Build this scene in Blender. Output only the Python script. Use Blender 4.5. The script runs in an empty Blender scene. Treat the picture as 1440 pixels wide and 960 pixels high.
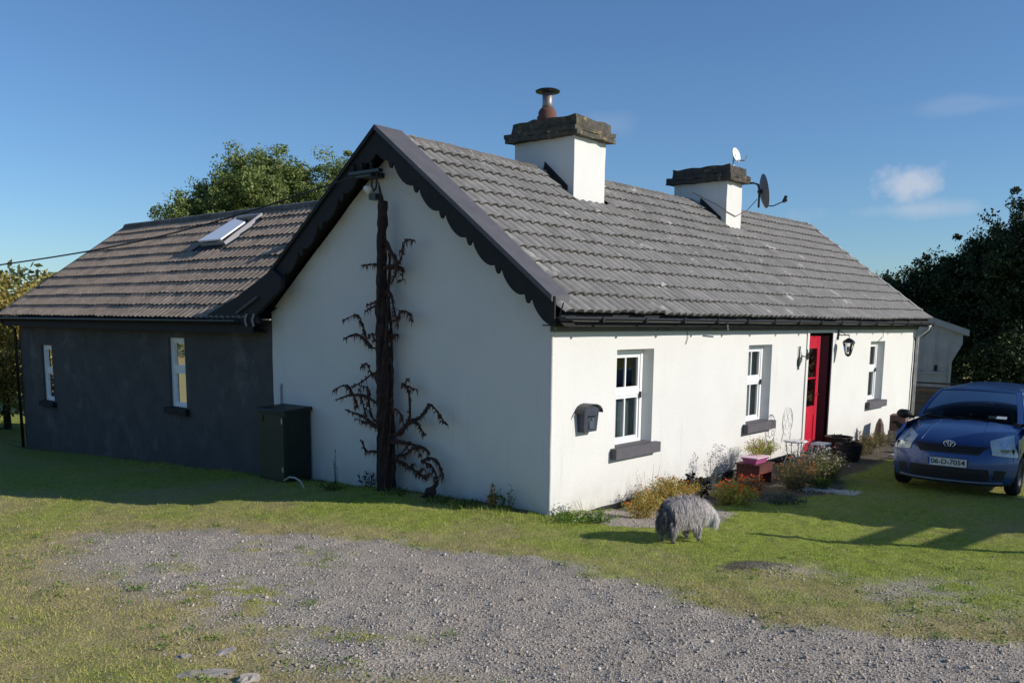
import bpy, math, random
import numpy as np
from mathutils import Vector, Matrix, noise as mnoise
random.seed(7); rng = np.random.default_rng(7)
S = bpy.context.scene
COL = S.collection
R = math.radians
PI = math.pi

# ------------------------------------------------------------------ camera
cam_d = bpy.data.cameras.new('camera'); cam = bpy.data.objects.new('camera', cam_d); COL.objects.link(cam)
S.camera = cam
cam_d.sensor_width = 36; cam_d.lens = 1250.875 * 36 / 1440; cam_d.shift_y = (625.49 - 480) / 1440
cam_d.clip_start = 0.05; cam_d.clip_end = 3000
CY, CP, CR = R(40.35), R(-8.073), R(0.619)
fw = Vector((math.cos(CY) * math.cos(CP), math.sin(CY) * math.cos(CP), math.sin(CP)))
rt = Vector((math.sin(CY), -math.cos(CY), 0)); up = rt.cross(fw)
rx = rt * math.cos(CR) + up * math.sin(CR); ux = up * math.cos(CR) - rt * math.sin(CR)
cam.matrix_world = Matrix(((rx.x, ux.x, -fw.x, -8.612), (rx.y, ux.y, -fw.y, -6.692), (rx.z, ux.z, -fw.z, 2.426), (0, 0, 0, 1)))

# ------------------------------------------------------------------ sun + sky
SUN_EL = R(26.5)
sd = Vector((0.42, -0.907, 0)).normalized() * math.cos(SUN_EL); sd.z = math.sin(SUN_EL)   # towards the sun
sun_d = bpy.data.lights.new('sun', 'SUN'); sun = bpy.data.objects.new('sun', sun_d); COL.objects.link(sun)
sun_d.energy = 5.0; sun_d.angle = R(0.53); sun_d.color = (1.0, 0.935, 0.84)
sun.rotation_euler = sd.to_track_quat('Z', 'Y').to_euler()
W = bpy.data.worlds.new('World'); S.world = W; W.use_nodes = True
nt = W.node_tree; nt.nodes.clear()
def N(t, tp, **kw):
    n = t.nodes.new(tp)
    for k, v in kw.items():
        if k in n.bl_rna.properties: setattr(n, k, v)
        else: n.inputs[k].default_value = v
    return n
def vm(t, op, a, b=None):
    n = t.nodes.new('ShaderNodeVectorMath'); n.operation = op
    for i, v in enumerate((a, b)):
        if v is None: continue
        if hasattr(v, 'links') or hasattr(v, 'is_linked'): t.links.new(v, n.inputs[i])
        else: n.inputs[i].default_value = v
    return n
def mt(t, op, a, b=None, c=None, clamp=False):
    n = t.nodes.new('ShaderNodeMath'); n.operation = op; n.use_clamp = clamp
    for i, v in enumerate((a, b, c)):
        if v is None: continue
        if hasattr(v, 'is_linked'): t.links.new(v, n.inputs[i])
        else: n.inputs[i].default_value = v
    return n.outputs[0]
def mixc(t, fac, a, b, mode='MIX'):
    n = t.nodes.new('ShaderNodeMix'); n.data_type = 'RGBA'; n.blend_type = mode
    for s, v in ((n.inputs[0], fac), (n.inputs[6], a), (n.inputs[7], b)):
        if hasattr(v, 'is_linked'): t.links.new(v, s)
        else: s.default_value = v if not isinstance(v, tuple) else (v + (1,) if len(v) == 3 else v)
    return n.outputs[2]
sky = nt.nodes.new('ShaderNodeTexSky'); sky.sky_type = 'NISHITA'; sky.sun_disc = False
sky.sun_elevation = SUN_EL; sky.sun_rotation = math.atan2(sd.x, sd.y)
sky.altitude = 50; sky.air_density = 1.0; sky.dust_density = 0.25; sky.ozone_density = 3.0
tc = nt.nodes.new('ShaderNodeTexCoord')
D = tc.outputs['Generated']
# small cumulus clouds, placed by direction
def cloud(direc, sx, sz, amt, scale, thr, seed):
    d0 = Vector(direc).normalized(); e1 = Vector((0, 0, 1)).cross(d0).normalized(); e2 = d0.cross(e1)
    a = vm(nt, 'DOT_PRODUCT', D, tuple(e1)).outputs['Value']; b = vm(nt, 'DOT_PRODUCT', D, tuple(e2)).outputs['Value']
    f = vm(nt, 'DOT_PRODUCT', D, tuple(d0)).outputs['Value']
    no = N(nt, 'ShaderNodeTexNoise', Scale=scale, Detail=6.0, Roughness=0.55)
    ofs = vm(nt, 'ADD', D, (seed, seed * 2, 0)); nt.links.new(ofs.outputs[0], no.inputs['Vector'])
    r2 = mt(nt, 'ADD', mt(nt, 'POWER', mt(nt, 'ABSOLUTE', mt(nt, 'DIVIDE', a, sx)), 2.0), mt(nt, 'POWER', mt(nt, 'ABSOLUTE', mt(nt, 'DIVIDE', b, sz)), 2.0))
    m = mt(nt, 'SUBTRACT', 1.0, mt(nt, 'SQRT', r2))
    m = mt(nt, 'ADD', m, mt(nt, 'MULTIPLY', mt(nt, 'SUBTRACT', no.outputs[0], 0.5), 2.2))
    m = mt(nt, 'MULTIPLY', mt(nt, 'SUBTRACT', m, thr), 1.6, clamp=True)
    m = mt(nt, 'MULTIPLY', m, mt(nt, 'GREATER_THAN', f, 0.0))
    return mt(nt, 'MULTIPLY', m, amt)
c1 = cloud((0.950, 0.294, 0.135), 0.044, 0.024, 0.55, 24.0, 0.15, 1.3)
c2 = cloud((0.955, 0.290, 0.112), 0.120, 0.016, 0.30, 11.0, 0.10, 4.1)
c3 = cloud((0.950, 0.235, 0.205), 0.070, 0.010, 0.10, 12.0, 0.05, 7.7)
c4 = cloud((0.815, 0.560, 0.205), 0.045, 0.022, 0.10, 9.0, 0.0, 2.2)
cm = mt(nt, 'MAXIMUM', mt(nt, 'MAXIMUM', c1, c2), mt(nt, 'MAXIMUM', c3, c4))
hz = vm(nt, 'DOT_PRODUCT', D, (0, 0, 1)).outputs['Value']
skc = mixc(nt, cm, mixc(nt, 1.0, sky.outputs[0], (0.75, 0.975, 1.20), 'MULTIPLY'), (7.2, 7.1, 7.6))
bg = N(nt, 'ShaderNodeBackground', Strength=0.10); nt.links.new(skc, bg.inputs[0])
out = nt.nodes.new('ShaderNodeOutputWorld'); nt.links.new(bg.outputs[0], out.inputs[0])
S.view_settings.view_transform = 'Standard'; S.view_settings.look = 'None'; S.view_settings.exposure = 0.0; S.view_settings.gamma = 1
S.view_settings.use_curve_mapping = False
S.render.engine = 'CYCLES'

# ------------------------------------------------------------------ helpers: mesh
class MB:
    def __init__(s): s.v = []; s.f = []
    def quad(s, a, b, c, d): i = len(s.v); s.v += [tuple(a), tuple(b), tuple(c), tuple(d)]; s.f.append((i, i + 1, i + 2, i + 3)); return s
    def poly(s, pts): i = len(s.v); s.v += [tuple(p) for p in pts]; s.f.append(tuple(range(i, i + len(pts)))); return s
    def hexa(s, p):
        i = len(s.v); s.v += [tuple(q) for q in p]
        for f in ((0, 3, 2, 1), (4, 5, 6, 7), (0, 1, 5, 4), (1, 2, 6, 5), (2, 3, 7, 6), (3, 0, 4, 7)): s.f.append(tuple(i + k for k in f))
        return s
    def box(s, x0, x1, y0, y1, z0, z1, M=None, taper=0):
        t = taper
        p = [(x0, y0, z0), (x1, y0, z0), (x1, y1, z0), (x0, y1, z0), (x0 + t, y0 + t, z1), (x1 - t, y0 + t, z1), (x1 - t, y1 - t, z1), (x0 + t, y1 - t, z1)]
        if M is not None: p = [tuple(M @ Vector(q)) for q in p]
        return s.hexa(p)
    def grid(s, P, flip=False, closed=False):
        n = len(P); m = len(P[0]); i0 = len(s.v)
        for r in P: s.v += [tuple(q) for q in r]
        for i in range(n - 1):
            for j in range(m if closed else m - 1):
                k = (j + 1) % m
                f = (i0 + i * m + j, i0 + i * m + k, i0 + (i + 1) * m + k, i0 + (i + 1) * m + j)
                s.f.append(f[::-1] if flip else f)
        return s
    def tube(s, path, r, n=6, cap=True):
        path = [Vector(p) for p in path]; rs = r if isinstance(r, (list, tuple)) else [r] * len(path)
        rings = []; prev = None
        for k, p in enumerate(path):
            t = (path[min(k + 1, len(path) - 1)] - path[max(k - 1, 0)]).normalized()
            if prev is None: u = t.orthogonal().normalized()
            else: u = (prev - t * prev.dot(t)).normalized()
            prev = u; w = t.cross(u)
            rings.append([tuple(p + (u * math.cos(2 * PI * a / n) + w * math.sin(2 * PI * a / n)) * rs[k]) for a in range(n)])
        i0 = len(s.v); s.grid(rings, closed=True)
        if cap:
            s.f.append(tuple(i0 + a for a in range(n))[::-1]); e = i0 + (len(path) - 1) * n; s.f.append(tuple(e + a for a in range(n)))
        return s
    def lathe(s, prof, n=16, M=None, cap=True):
        rings = [[(r * math.cos(2 * PI * a / n), r * math.sin(2 * PI * a / n), z) for a in range(n)] for r, z in prof]
        if M is not None: rings = [[tuple(M @ Vector(q)) for q in ring] for ring in rings]
        i0 = len(s.v); s.grid(rings, closed=True)
        if cap:
            s.f.append(tuple(i0 + a for a in range(n))[::-1]); e = i0 + (len(prof) - 1) * n; s.f.append(tuple(e + a for a in range(n)))
        return s
    def blob(s, c, r, seed=0, n=10, m=7, amp=.15):
        rings = []
        for i in range(m + 1):
            th = PI * i / m; ring = []
            for j in range(n):
                ph = 2 * PI * j / n; d = Vector((math.sin(th) * math.cos(ph), math.sin(th) * math.sin(ph), math.cos(th)))
                k = 1 + amp * mnoise.noise(d * 1.7 + Vector((seed, seed * 1.3, 0)))* 2
                ring.append((c[0] + d.x * r[0] * k, c[1] + d.y * r[1] * k, c[2] + d.z * r[2] * k))
            rings.append(ring)
        return s.grid(rings, closed=True, flip=True)
    def build(s, name, m=None, parent=None, smooth=False, loc=None, kind=None):
        me = bpy.data.meshes.new(name); me.from_pydata(s.v, [], s.f); me.update()
        if smooth: me.polygons.foreach_set('use_smooth', [True] * len(me.polygons))
        return link(name, me, m, parent, loc, kind)
def link(name, me, m=None, parent=None, loc=None, kind=None):
    if m is not None and not me.materials: me.materials.append(m)
    o = bpy.data.objects.new(name, me); COL.objects.link(o)
    if parent is not None: o.parent = parent
    if loc is not None: o.location = loc
    if kind: o['kind'] = kind
    return o
def fast_mesh(name, verts, faces_n, n):
    me = bpy.data.meshes.new(name); nf = len(faces_n)
    me.vertices.add(len(verts)); me.vertices.foreach_set('co', np.asarray(verts, dtype=np.float32).ravel())
    me.loops.add(nf * n); me.loops.foreach_set('vertex_index', np.asarray(faces_n, dtype=np.int32).ravel())
    me.polygons.add(nf); me.polygons.foreach_set('loop_start', np.arange(0, nf * n, n, dtype=np.int32))
    try: me.polygons.foreach_set('loop_total', np.full(nf, n, dtype=np.int32))
    except Exception: pass
    me.update(calc_edges=True); return me
def tag(o, label, cat, group=None, kind=None):
    if label: o['label'] = label
    if cat: o['category'] = cat
    if group: o['group'] = group
    if kind: o['kind'] = kind
    return o
def thing(name, label, cat, loc=(0, 0, 0), rz=0, group=None):
    o = bpy.data.objects.new(name, None); COL.objects.link(o); o.location = loc; o.rotation_euler = (0, 0, rz)
    return tag(o, label, cat, group)

# ------------------------------------------------------------------ helpers: materials
MATS = {}
def mat(name, c1, c2=None, scale=4.0, rough=0.8, bump=0.0, bscale=30.0, metal=0.0, spec=0.3, detail=5.0, contrast=1.0,
        c3=None, s3=1.2, t3=0.6, w3=0.08, rnd=0.0, coat=0.0, bdist=0.02, trans=0.0, stretch=None, a3=1.0):
    if name in MATS: return MATS[name]
    m = bpy.data.materials.new(name); m.use_nodes = True; t = m.node_tree; t.nodes.clear()
    o = t.nodes.new('ShaderNodeOutputMaterial'); b = t.nodes.new('ShaderNodeBsdfPrincipled')
    t.links.new(b.outputs[0], o.inputs[0])
    g = t.nodes.new('ShaderNodeNewGeometry'); pos = g.outputs['Position']
    if stretch: pos = vm(t, 'MULTIPLY', pos, stretch).outputs[0]
    col = None
    if c2 is not None:
        n = N(t, 'ShaderNodeTexNoise', Scale=scale, Detail=detail, Roughness=0.6); t.links.new(pos, n.inputs['Vector'])
        f = mt(t, 'ADD', mt(t, 'MULTIPLY', mt(t, 'SUBTRACT', n.outputs[0], 0.5), 2.4 * contrast), 0.5, clamp=True)
        col = mixc(t, f, c1, c2)
        if c3 is not None:
            n3 = N(t, 'ShaderNodeTexNoise', Scale=s3, Detail=8.0, Roughness=0.65)
            t.links.new(vm(t, 'ADD', pos, (11.3, 5.1, 2.7)).outputs[0], n3.inputs['Vector'])
            f3 = mt(t, 'MULTIPLY', mt(t, 'DIVIDE', mt(t, 'SUBTRACT', n3.outputs[0], t3), w3), a3, clamp=True)
            col = mixc(t, f3, col, c3)
    if rnd > 0:
        oi = t.nodes.new('ShaderNodeObjectInfo')
        v = mt(t, 'ADD', mt(t, 'MULTIPLY', oi.outputs['Random'], rnd * 2), 1 - rnd)
        hsv = t.nodes.new('ShaderNodeHueSaturation'); t.links.new(v, hsv.inputs['Value'])
        if col is None: hsv.inputs['Color'].default_value = c1 + (1,)
        else: t.links.new(col, hsv.inputs['Color'])
        col = hsv.outputs[0]
    if col is None: b.inputs['Base Color'].default_value = c1 + (1,)
    else: t.links.new(col, b.inputs['Base Color'])
    b.inputs['Roughness'].default_value = rough; b.inputs['Metallic'].default_value = metal
    b.inputs['Specular IOR Level'].default_value = spec
    if coat: b.inputs['Coat Weight'].default_value = coat; b.inputs['Coat Roughness'].default_value = 0.05
    if bump:
        n = N(t, 'ShaderNodeTexNoise', Scale=bscale, Detail=6.0, Roughness=0.65); t.links.new(pos, n.inputs['Vector'])
        bp = N(t, 'ShaderNodeBump', Strength=bump, Distance=bdist); t.links.new(n.outputs[0], bp.inputs['Height']); t.links.new(bp.outputs[0], b.inputs['Normal'])
    if trans:
        tr = t.nodes.new('ShaderNodeBsdfTranslucent'); ms = t.nodes.new('ShaderNodeMixShader'); ms.inputs[0].default_value = trans
        if col is None: tr.inputs[0].default_value = c1 + (1,)
        else: t.links.new(col, tr.inputs[0])
        t.links.new(b.outputs[0], ms.inputs[1]); t.links.new(tr.outputs[0], ms.inputs[2]); t.links.new(ms.outputs[0], o.inputs[0])
    MATS[name] = m; return m
def glass(name, tint=(0.5, 0.6, 0.62), refl=(1, 1, 1), ior=1.5):
    m = bpy.data.materials.new(name); m.use_nodes = True; t = m.node_tree; t.nodes.clear()
    o = t.nodes.new('ShaderNodeOutputMaterial'); tr = t.nodes.new('ShaderNodeBsdfTransparent'); gl = t.nodes.new('ShaderNodeBsdfGlossy')
    tr.inputs[0].default_value = tint + (1,); gl.inputs['Roughness'].default_value = 0.02; gl.inputs[0].default_value = refl + (1,)
    fr = N(t, 'ShaderNodeFresnel', IOR=ior); ms = t.nodes.new('ShaderNodeMixShader'); t.links.new(fr.outputs[0], ms.inputs[0])
    t.links.new(tr.outputs[0], ms.inputs[1]); t.links.new(gl.outputs[0], ms.inputs[2]); t.links.new(ms.outputs[0], o.inputs[0]); return m

M_WALL = mat('white_limewash', (0.66, 0.65, 0.625), (0.62, 0.61, 0.585), scale=1.3, rough=0.85, bump=0.35, bscale=26, bdist=0.012, c3=(0.62, 0.60, 0.55), s3=2.3, t3=0.66, w3=0.2, a3=0.35)
def weather(m, zlo, zhi, dirt, amt):
    t = m.node_tree; b = [n for n in t.nodes if n.type == 'BSDF_PRINCIPLED'][0]; l = b.inputs['Base Color'].links[0].from_socket
    g = t.nodes.new('ShaderNodeNewGeometry'); sx = t.nodes.new('ShaderNodeSeparateXYZ'); t.links.new(g.outputs['Position'], sx.inputs[0])
    n1 = N(t, 'ShaderNodeTexNoise', Scale=3.2, Detail=7.0, Roughness=0.7); t.links.new(g.outputs['Position'], n1.inputs['Vector'])
    st = N(t, 'ShaderNodeTexNoise', Scale=1.0, Detail=5.0, Roughness=0.7); t.links.new(vm(t, 'MULTIPLY', g.outputs['Position'], (7.0, 7.0, .5)).outputs[0], st.inputs['Vector'])
    h = mt(t, 'DIVIDE', mt(t, 'SUBTRACT', zhi, sx.outputs[2]), zhi - zlo, clamp=True)
    f = mt(t, 'MULTIPLY', mt(t, 'POWER', h, 1.5), mt(t, 'MULTIPLY', mt(t, 'SUBTRACT', n1.outputs[0], .28), 2.6), clamp=True)
    f2 = mt(t, 'MULTIPLY', mt(t, 'SUBTRACT', st.outputs[0], .60), 1.6, clamp=True)
    f = mt(t, 'MULTIPLY', mt(t, 'ADD', f, f2, clamp=True), amt)
    t.links.new(mixc(t, f, l, dirt), b.inputs['Base Color'])
weather(M_WALL, -.25, .55, (0.30, 0.29, 0.22), .75)
M_REVEAL = mat('reveal_plaster', (0.74, 0.72, 0.69), (0.68, 0.66, 0.63), scale=6, rough=0.85, bump=0.2)
M_EXT = mat('grey_render', (0.095, 0.092, 0.09), (0.062, 0.060, 0.060), scale=2.2, rough=0.95, bump=0.5, bscale=40, bdist=0.01, c3=(0.13, 0.127, 0.125), s3=1.4, t3=0.55, w3=0.15)
M_BLACK = mat('black_gloss_paint', (0.012, 0.012, 0.014), rough=0.35, spec=0.45)
M_BLACKM = mat('black_matt', (0.014, 0.014, 0.016), (0.022, 0.021, 0.022), scale=9, rough=0.75)
M_CAP = mat('grey_purple_capping', (0.105, 0.102, 0.112), (0.08, 0.077, 0.085), scale=5, rough=0.55, bump=0.1, c3=(0.26, 0.25, 0.28), s3=7, t3=0.66, w3=0.1)
M_TILE = mat('weathered_concrete_tile', (0.25, 0.238, 0.224), (0.185, 0.176, 0.166), scale=5, rough=0.9, bump=0.5, bscale=60, bdist=0.006, c3=(0.52, 0.50, 0.46), s3=2.2, t3=0.61, w3=0.07, rnd=0.12, a3=.75, contrast=1.4)
M_TILE2 = mat('brown_concrete_tile', (0.32, 0.25, 0.195), (0.20, 0.16, 0.125), scale=9, rough=0.9, bump=0.4, bscale=60, bdist=0.006, c3=(0.50, 0.46, 0.38), s3=9, t3=0.66, w3=0.06, rnd=0.14, contrast=1.5)
M_RIDGE = mat('ridge_tile', (0.155, 0.14, 0.13), (0.10, 0.095, 0.09), scale=8, rough=0.85, bump=0.3, rnd=0.25, c3=(0.42, 0.40, 0.37), s3=5, t3=0.62, w3=0.08)
M_MORTAR = mat('ridge_mortar', (0.30, 0.27, 0.24), (0.17, 0.155, 0.145), scale=9, rough=0.95, bump=0.6)
M_CHCAP = mat('lichen_concrete', (0.13, 0.115, 0.09), (0.05, 0.047, 0.042), scale=9, rough=0.95, bump=0.9, bscale=24, bdist=0.03, c3=(0.30, 0.24, 0.11), s3=6, t3=0.57, w3=0.08)
M_PVC = mat('white_upvc', (0.80, 0.80, 0.80), rough=0.35, spec=0.45)
M_SILL = mat('slate_grey_sill', (0.105, 0.10, 0.11), (0.085, 0.08, 0.09), scale=9, rough=0.7, bump=0.15)
M_GLASS = glass('window_glass', (0.62, 0.68, 0.68))
M_CURT = mat('net_curtain', (0.36, 0.40, 0.40), (0.22, 0.25, 0.26), scale=5, rough=0.95, stretch=(14, 14, 1))
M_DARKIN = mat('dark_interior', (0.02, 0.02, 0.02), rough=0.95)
M_RED = mat('red_gloss_door', (0.52, 0.008, 0.035), (0.46, 0.008, 0.03), scale=3, rough=0.3, spec=0.5)
M_REDD = mat('dark_red_edge', (0.10, 0.004, 0.01), rough=0.4)
M_BRASS = mat('brass', (0.5, 0.36, 0.12), rough=0.3, metal=1.0)
M_STEEL = mat('galvanised_steel', (0.45, 0.46, 0.48), (0.36, 0.37, 0.39), scale=12, rough=0.4, metal=0.8)
M_TERRA = mat('terracotta', (0.17, 0.075, 0.055), (0.10, 0.05, 0.04), scale=9, rough=0.8)
M_DISH = mat('grey_dish', (0.15, 0.16, 0.18), (0.12, 0.125, 0.14), scale=6, rough=0.5)
M_WHITEM = mat('white_enamel', (0.78, 0.78, 0.76), rough=0.45)
M_BARK = mat('ivy_bark', (0.06, 0.038, 0.032), (0.02, 0.014, 0.013), scale=12, rough=0.95, bump=0.9, bscale=22, bdist=0.03)
M_TRUNK = mat('tree_bark', (0.09, 0.07, 0.05), (0.04, 0.032, 0.026), scale=8, rough=0.95, bump=0.7, stretch=(1, 1, .3))
M_WOOD = mat('weathered_wood', (0.16, 0.11, 0.08), (0.09, 0.06, 0.045), scale=7, rough=0.85, bump=0.3, stretch=(1, 1, 6))
M_STONE = mat('grey_stone', (0.38, 0.345, 0.30), (0.27, 0.245, 0.215), scale=8, rough=0.9, bump=0.5)
M_MAILBOX = mat('blue_grey_mailbox', (0.05, 0.058, 0.08), (0.04, 0.046, 0.06), scale=10, rough=0.5)

# ------------------------------------------------------------------ terrain
def Hgt(x, y):
    x = np.asarray(x, float); y = np.asarray(y, float)
    s = -(x * .79 + y * .61)
    dip = -.10 * np.clip((x - .3) / 1.2, 0, 1) * np.clip((6.0 - x) / 1.5, 0, 1) * np.clip((y + 1.3) / .7, 0, 1)
    return dip + .07 * np.clip(s - 1.2, 0, 13) - .055 * np.clip(y - 2, 0, 15) - .017 * np.clip(x, 0, 9)
def H1(x, y): return float(Hgt(x, y))
_G = rng.random((256, 256))
def vnoise(x, y):
    xi = np.floor(x).astype(int); yi = np.floor(y).astype(int); fx = x - xi; fy = y - yi
    fx = fx * fx * (3 - 2 * fx); fy = fy * fy * (3 - 2 * fy)
    g = lambda a, b: _G[a % 256, b % 256]
    return (g(xi, yi) * (1 - fx) + g(xi + 1, yi) * fx) * (1 - fy) + (g(xi, yi + 1) * (1 - fx) + g(xi + 1, yi + 1) * fx) * fy
def fbm(x, y, f, o=4):
    s = 0; a = .5; t = 0
    for k in range(o): s = s + a * vnoise(x * f + 17.3 * k, y * f + 9.1 * k); t += a; a *= .55; f *= 2.03
    return s / t
def poly_sd(x, y, P):
    P = np.array(P, float); n = len(P); d = np.full(x.shape, 1e9); inside = np.zeros(x.shape, bool)
    for i in range(n):
        a = P[i]; b = P[(i + 1) % n]; e = b - a
        t = np.clip(((x - a[0]) * e[0] + (y - a[1]) * e[1]) / (e @ e + 1e-9), 0, 1)
        d = np.minimum(d, np.hypot(x - a[0] - t * e[0], y - a[1] - t * e[1]))
        c = ((a[1] > y) != (b[1] > y)) & (x < (b[0] - a[0]) * (y - a[1]) / (b[1] - a[1] + 1e-12) + a[0]); inside ^= c
    return np.where(inside, -d, d)
GRAVEL = [(-5.3, 2.3), (-4.1, 3.45), (-3.13, 2.54), (-2.59, 1.24), (-2.23, -0.11), (-2.06, -1.14), (-2.16, -2.32), (-2.44, -3.27), (-2.60, -4.1), (-2.3, -4.7), (-1.5, -5.9),
          (-2.0, -9), (-7.5, -9), (-7.0, -4.6), (-5.5, -3.4), (-6.0, -2.8), (-5.72, -2.01), (-5.62, -0.96), (-5.47, -0.25), (-5.7, 0.56), (-5.6, 1.55)]
BED = [(0.25, -0.10), (2.2, -0.1), (2.1, -0.7), (1.91, -1.60), (1.3, -1.75), (0.7, -1.55), (0.4, -1.35), (0.1, -0.9)]
SOIL = [(2.2, 0.0), (14, 0.0), (14, -1.0), (6.0, -1.5), (4.6, -2.0), (3.2, -1.7), (2.3, -1.2)]
def masks(x, y):
    """gravel amount, dry/brown amount, soil amount (0..1)"""
    n1 = fbm(x, y, 0.9, 5) - .5; n2 = fbm(x + 40, y - 13, 3.1, 4) - .5; n3 = fbm(x - 9, y + 77, 9.0, 3) - .5
    sd_ = poly_sd(x, y, GRAVEL) + n1 * .7 + n2 * .5 + n3 * .25
    wd = .35 + np.clip((-x - 3.2) * .6, 0, 1.3)
    sd_ = sd_ + np.clip((-x - 3.6) * .22, 0, .45)
    g = np.clip(.5 - sd_ / wd, 0, 1)
    # moss creeping over the gravel on the left and in the middle
    mo = np.exp(-((x + 5.3) ** 2 + (y + 0.4) ** 2) / 1.6) * .9 + np.exp(-((x + 4.0) ** 2 / .9 + (y - 1.1) ** 2 / .35)) * .55 + np.exp(-((x + 3.3) ** 2 / .25 + (y - .2) ** 2 / .8)) * .55 + np.exp(-((x + 4.6) ** 2 / .3 + (y + .5) ** 2 / .5)) * .5 + np.exp(-((x + 5.2) ** 2 / 1.0 + (y + 2.2) ** 2 / .6)) * .7
    g = g * np.clip(1.12 - mo * (.50 + n2 * 2.6 + n3 * 1.5), 0, 1)
    g = np.maximum(g, np.clip(.5 - (poly_sd(x, y, BED) + n2 * .3) / .12, 0, 1) * .95)
    # thin stony ground right of the drive
    rr = np.exp(-((x + .9) ** 2 / 1.1 + (y + 4.6) ** 2 / .6)) * .50 + np.exp(-((x + .55) ** 2 / .35 + (y + 3.35) ** 2 / .10)) * .35
    g = np.maximum(g, np.clip(rr + n2 * 1.6 * np.clip(rr * 3, 0, 1), 0, 1) * .8)
    dr = np.clip(n1 * 2.4 + .42, 0, 1) * .7
    edge = np.exp(-(sd_ - .25) ** 2 / .12)
    dr = np.clip(dr + edge * .55 + np.clip((-x - 3.0) / 3, 0, .45), 0, 1)
    dr = np.clip(dr + np.exp(-((x + 1.2) ** 2 / 1.2 + (y + 3.6) ** 2 / .5)) * .45, 0, 1)
    dr = dr * np.clip(1 - np.exp(-((x - 0.8) ** 2 / 2.0 + (y + 2.6) ** 2 / 1.2)) * .95, 0, 1)
    tr = np.exp(-((x * .25 + (y + 3.1) * .97 + .12) ** 2 / .03)) * np.exp(-((x + .75) ** 2 / .35))
    so = np.clip(.5 - (poly_sd(x, y, SOIL) + n2 * .4) / .25, 0, 1)
    so = np.maximum(so, np.clip(tr * (1 + n2 * 5), 0, 1) * .9)
    so = np.maximum(so, np.clip(1 - (np.abs(x + .08) + n2 * .25) / .14, 0, 1) * ((y > .2) & (y < 17)) * .9)  # soil along gable and extension foot, also put in to deepen the shade
    return g, dr, so
def axis(lo, a, b, hi, step):
    core = np.arange(a, b + step / 2, step); L = []; p = a; s = step
    while p > lo: s *= 1.35; p -= s; L.append(p)
    Rr = []; p = core[-1]; s = step
    while p < hi: s *= 1.35; p += s; Rr.append(p)
    return np.array(L[::-1] + list(core) + Rr)
gx = axis(-700, -8.0, 6.5, 900, .055); gy = axis(-700, -6.2, 8.0, 900, .055)
X, Y = np.meshgrid(gx, gy, indexing='ij')
MG, MD, MS = masks(X, Y)
micro = (fbm(X, Y, 1.6, 4) - .5) * .06 + (fbm(X + 5, Y + 9, 7, 3) - .5) * .035
core = (X > -9) & (X < 9) & (Y > -8) & (Y < 12)
Z = Hgt(X, Y) + np.where(core, micro, 0) - MG * .012
Z = np.where(np.hypot(X, Y) > 120, Z - np.clip((np.hypot(X, Y) - 120) * .004, 0, 3), Z)
nx_, ny_ = X.shape
idx = np.arange(nx_ * ny_).reshape(nx_, ny_)
fa = np.stack([idx[:-1, :-1], idx[1:, :-1], idx[1:, 1:], idx[:-1, 1:]], -1).reshape(-1, 4)
me = fast_mesh('ground', np.stack([X, Y, Z], -1).reshape(-1, 3), fa, 4)
me.polygons.foreach_set('use_smooth', [True] * len(me.polygons))
ca = me.color_attributes.new('cover', 'FLOAT_COLOR', 'POINT')
ca.data.foreach_set('color', np.stack([MG, MD, MS, np.ones_like(MG)], -1).astype(np.float32).ravel())
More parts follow.
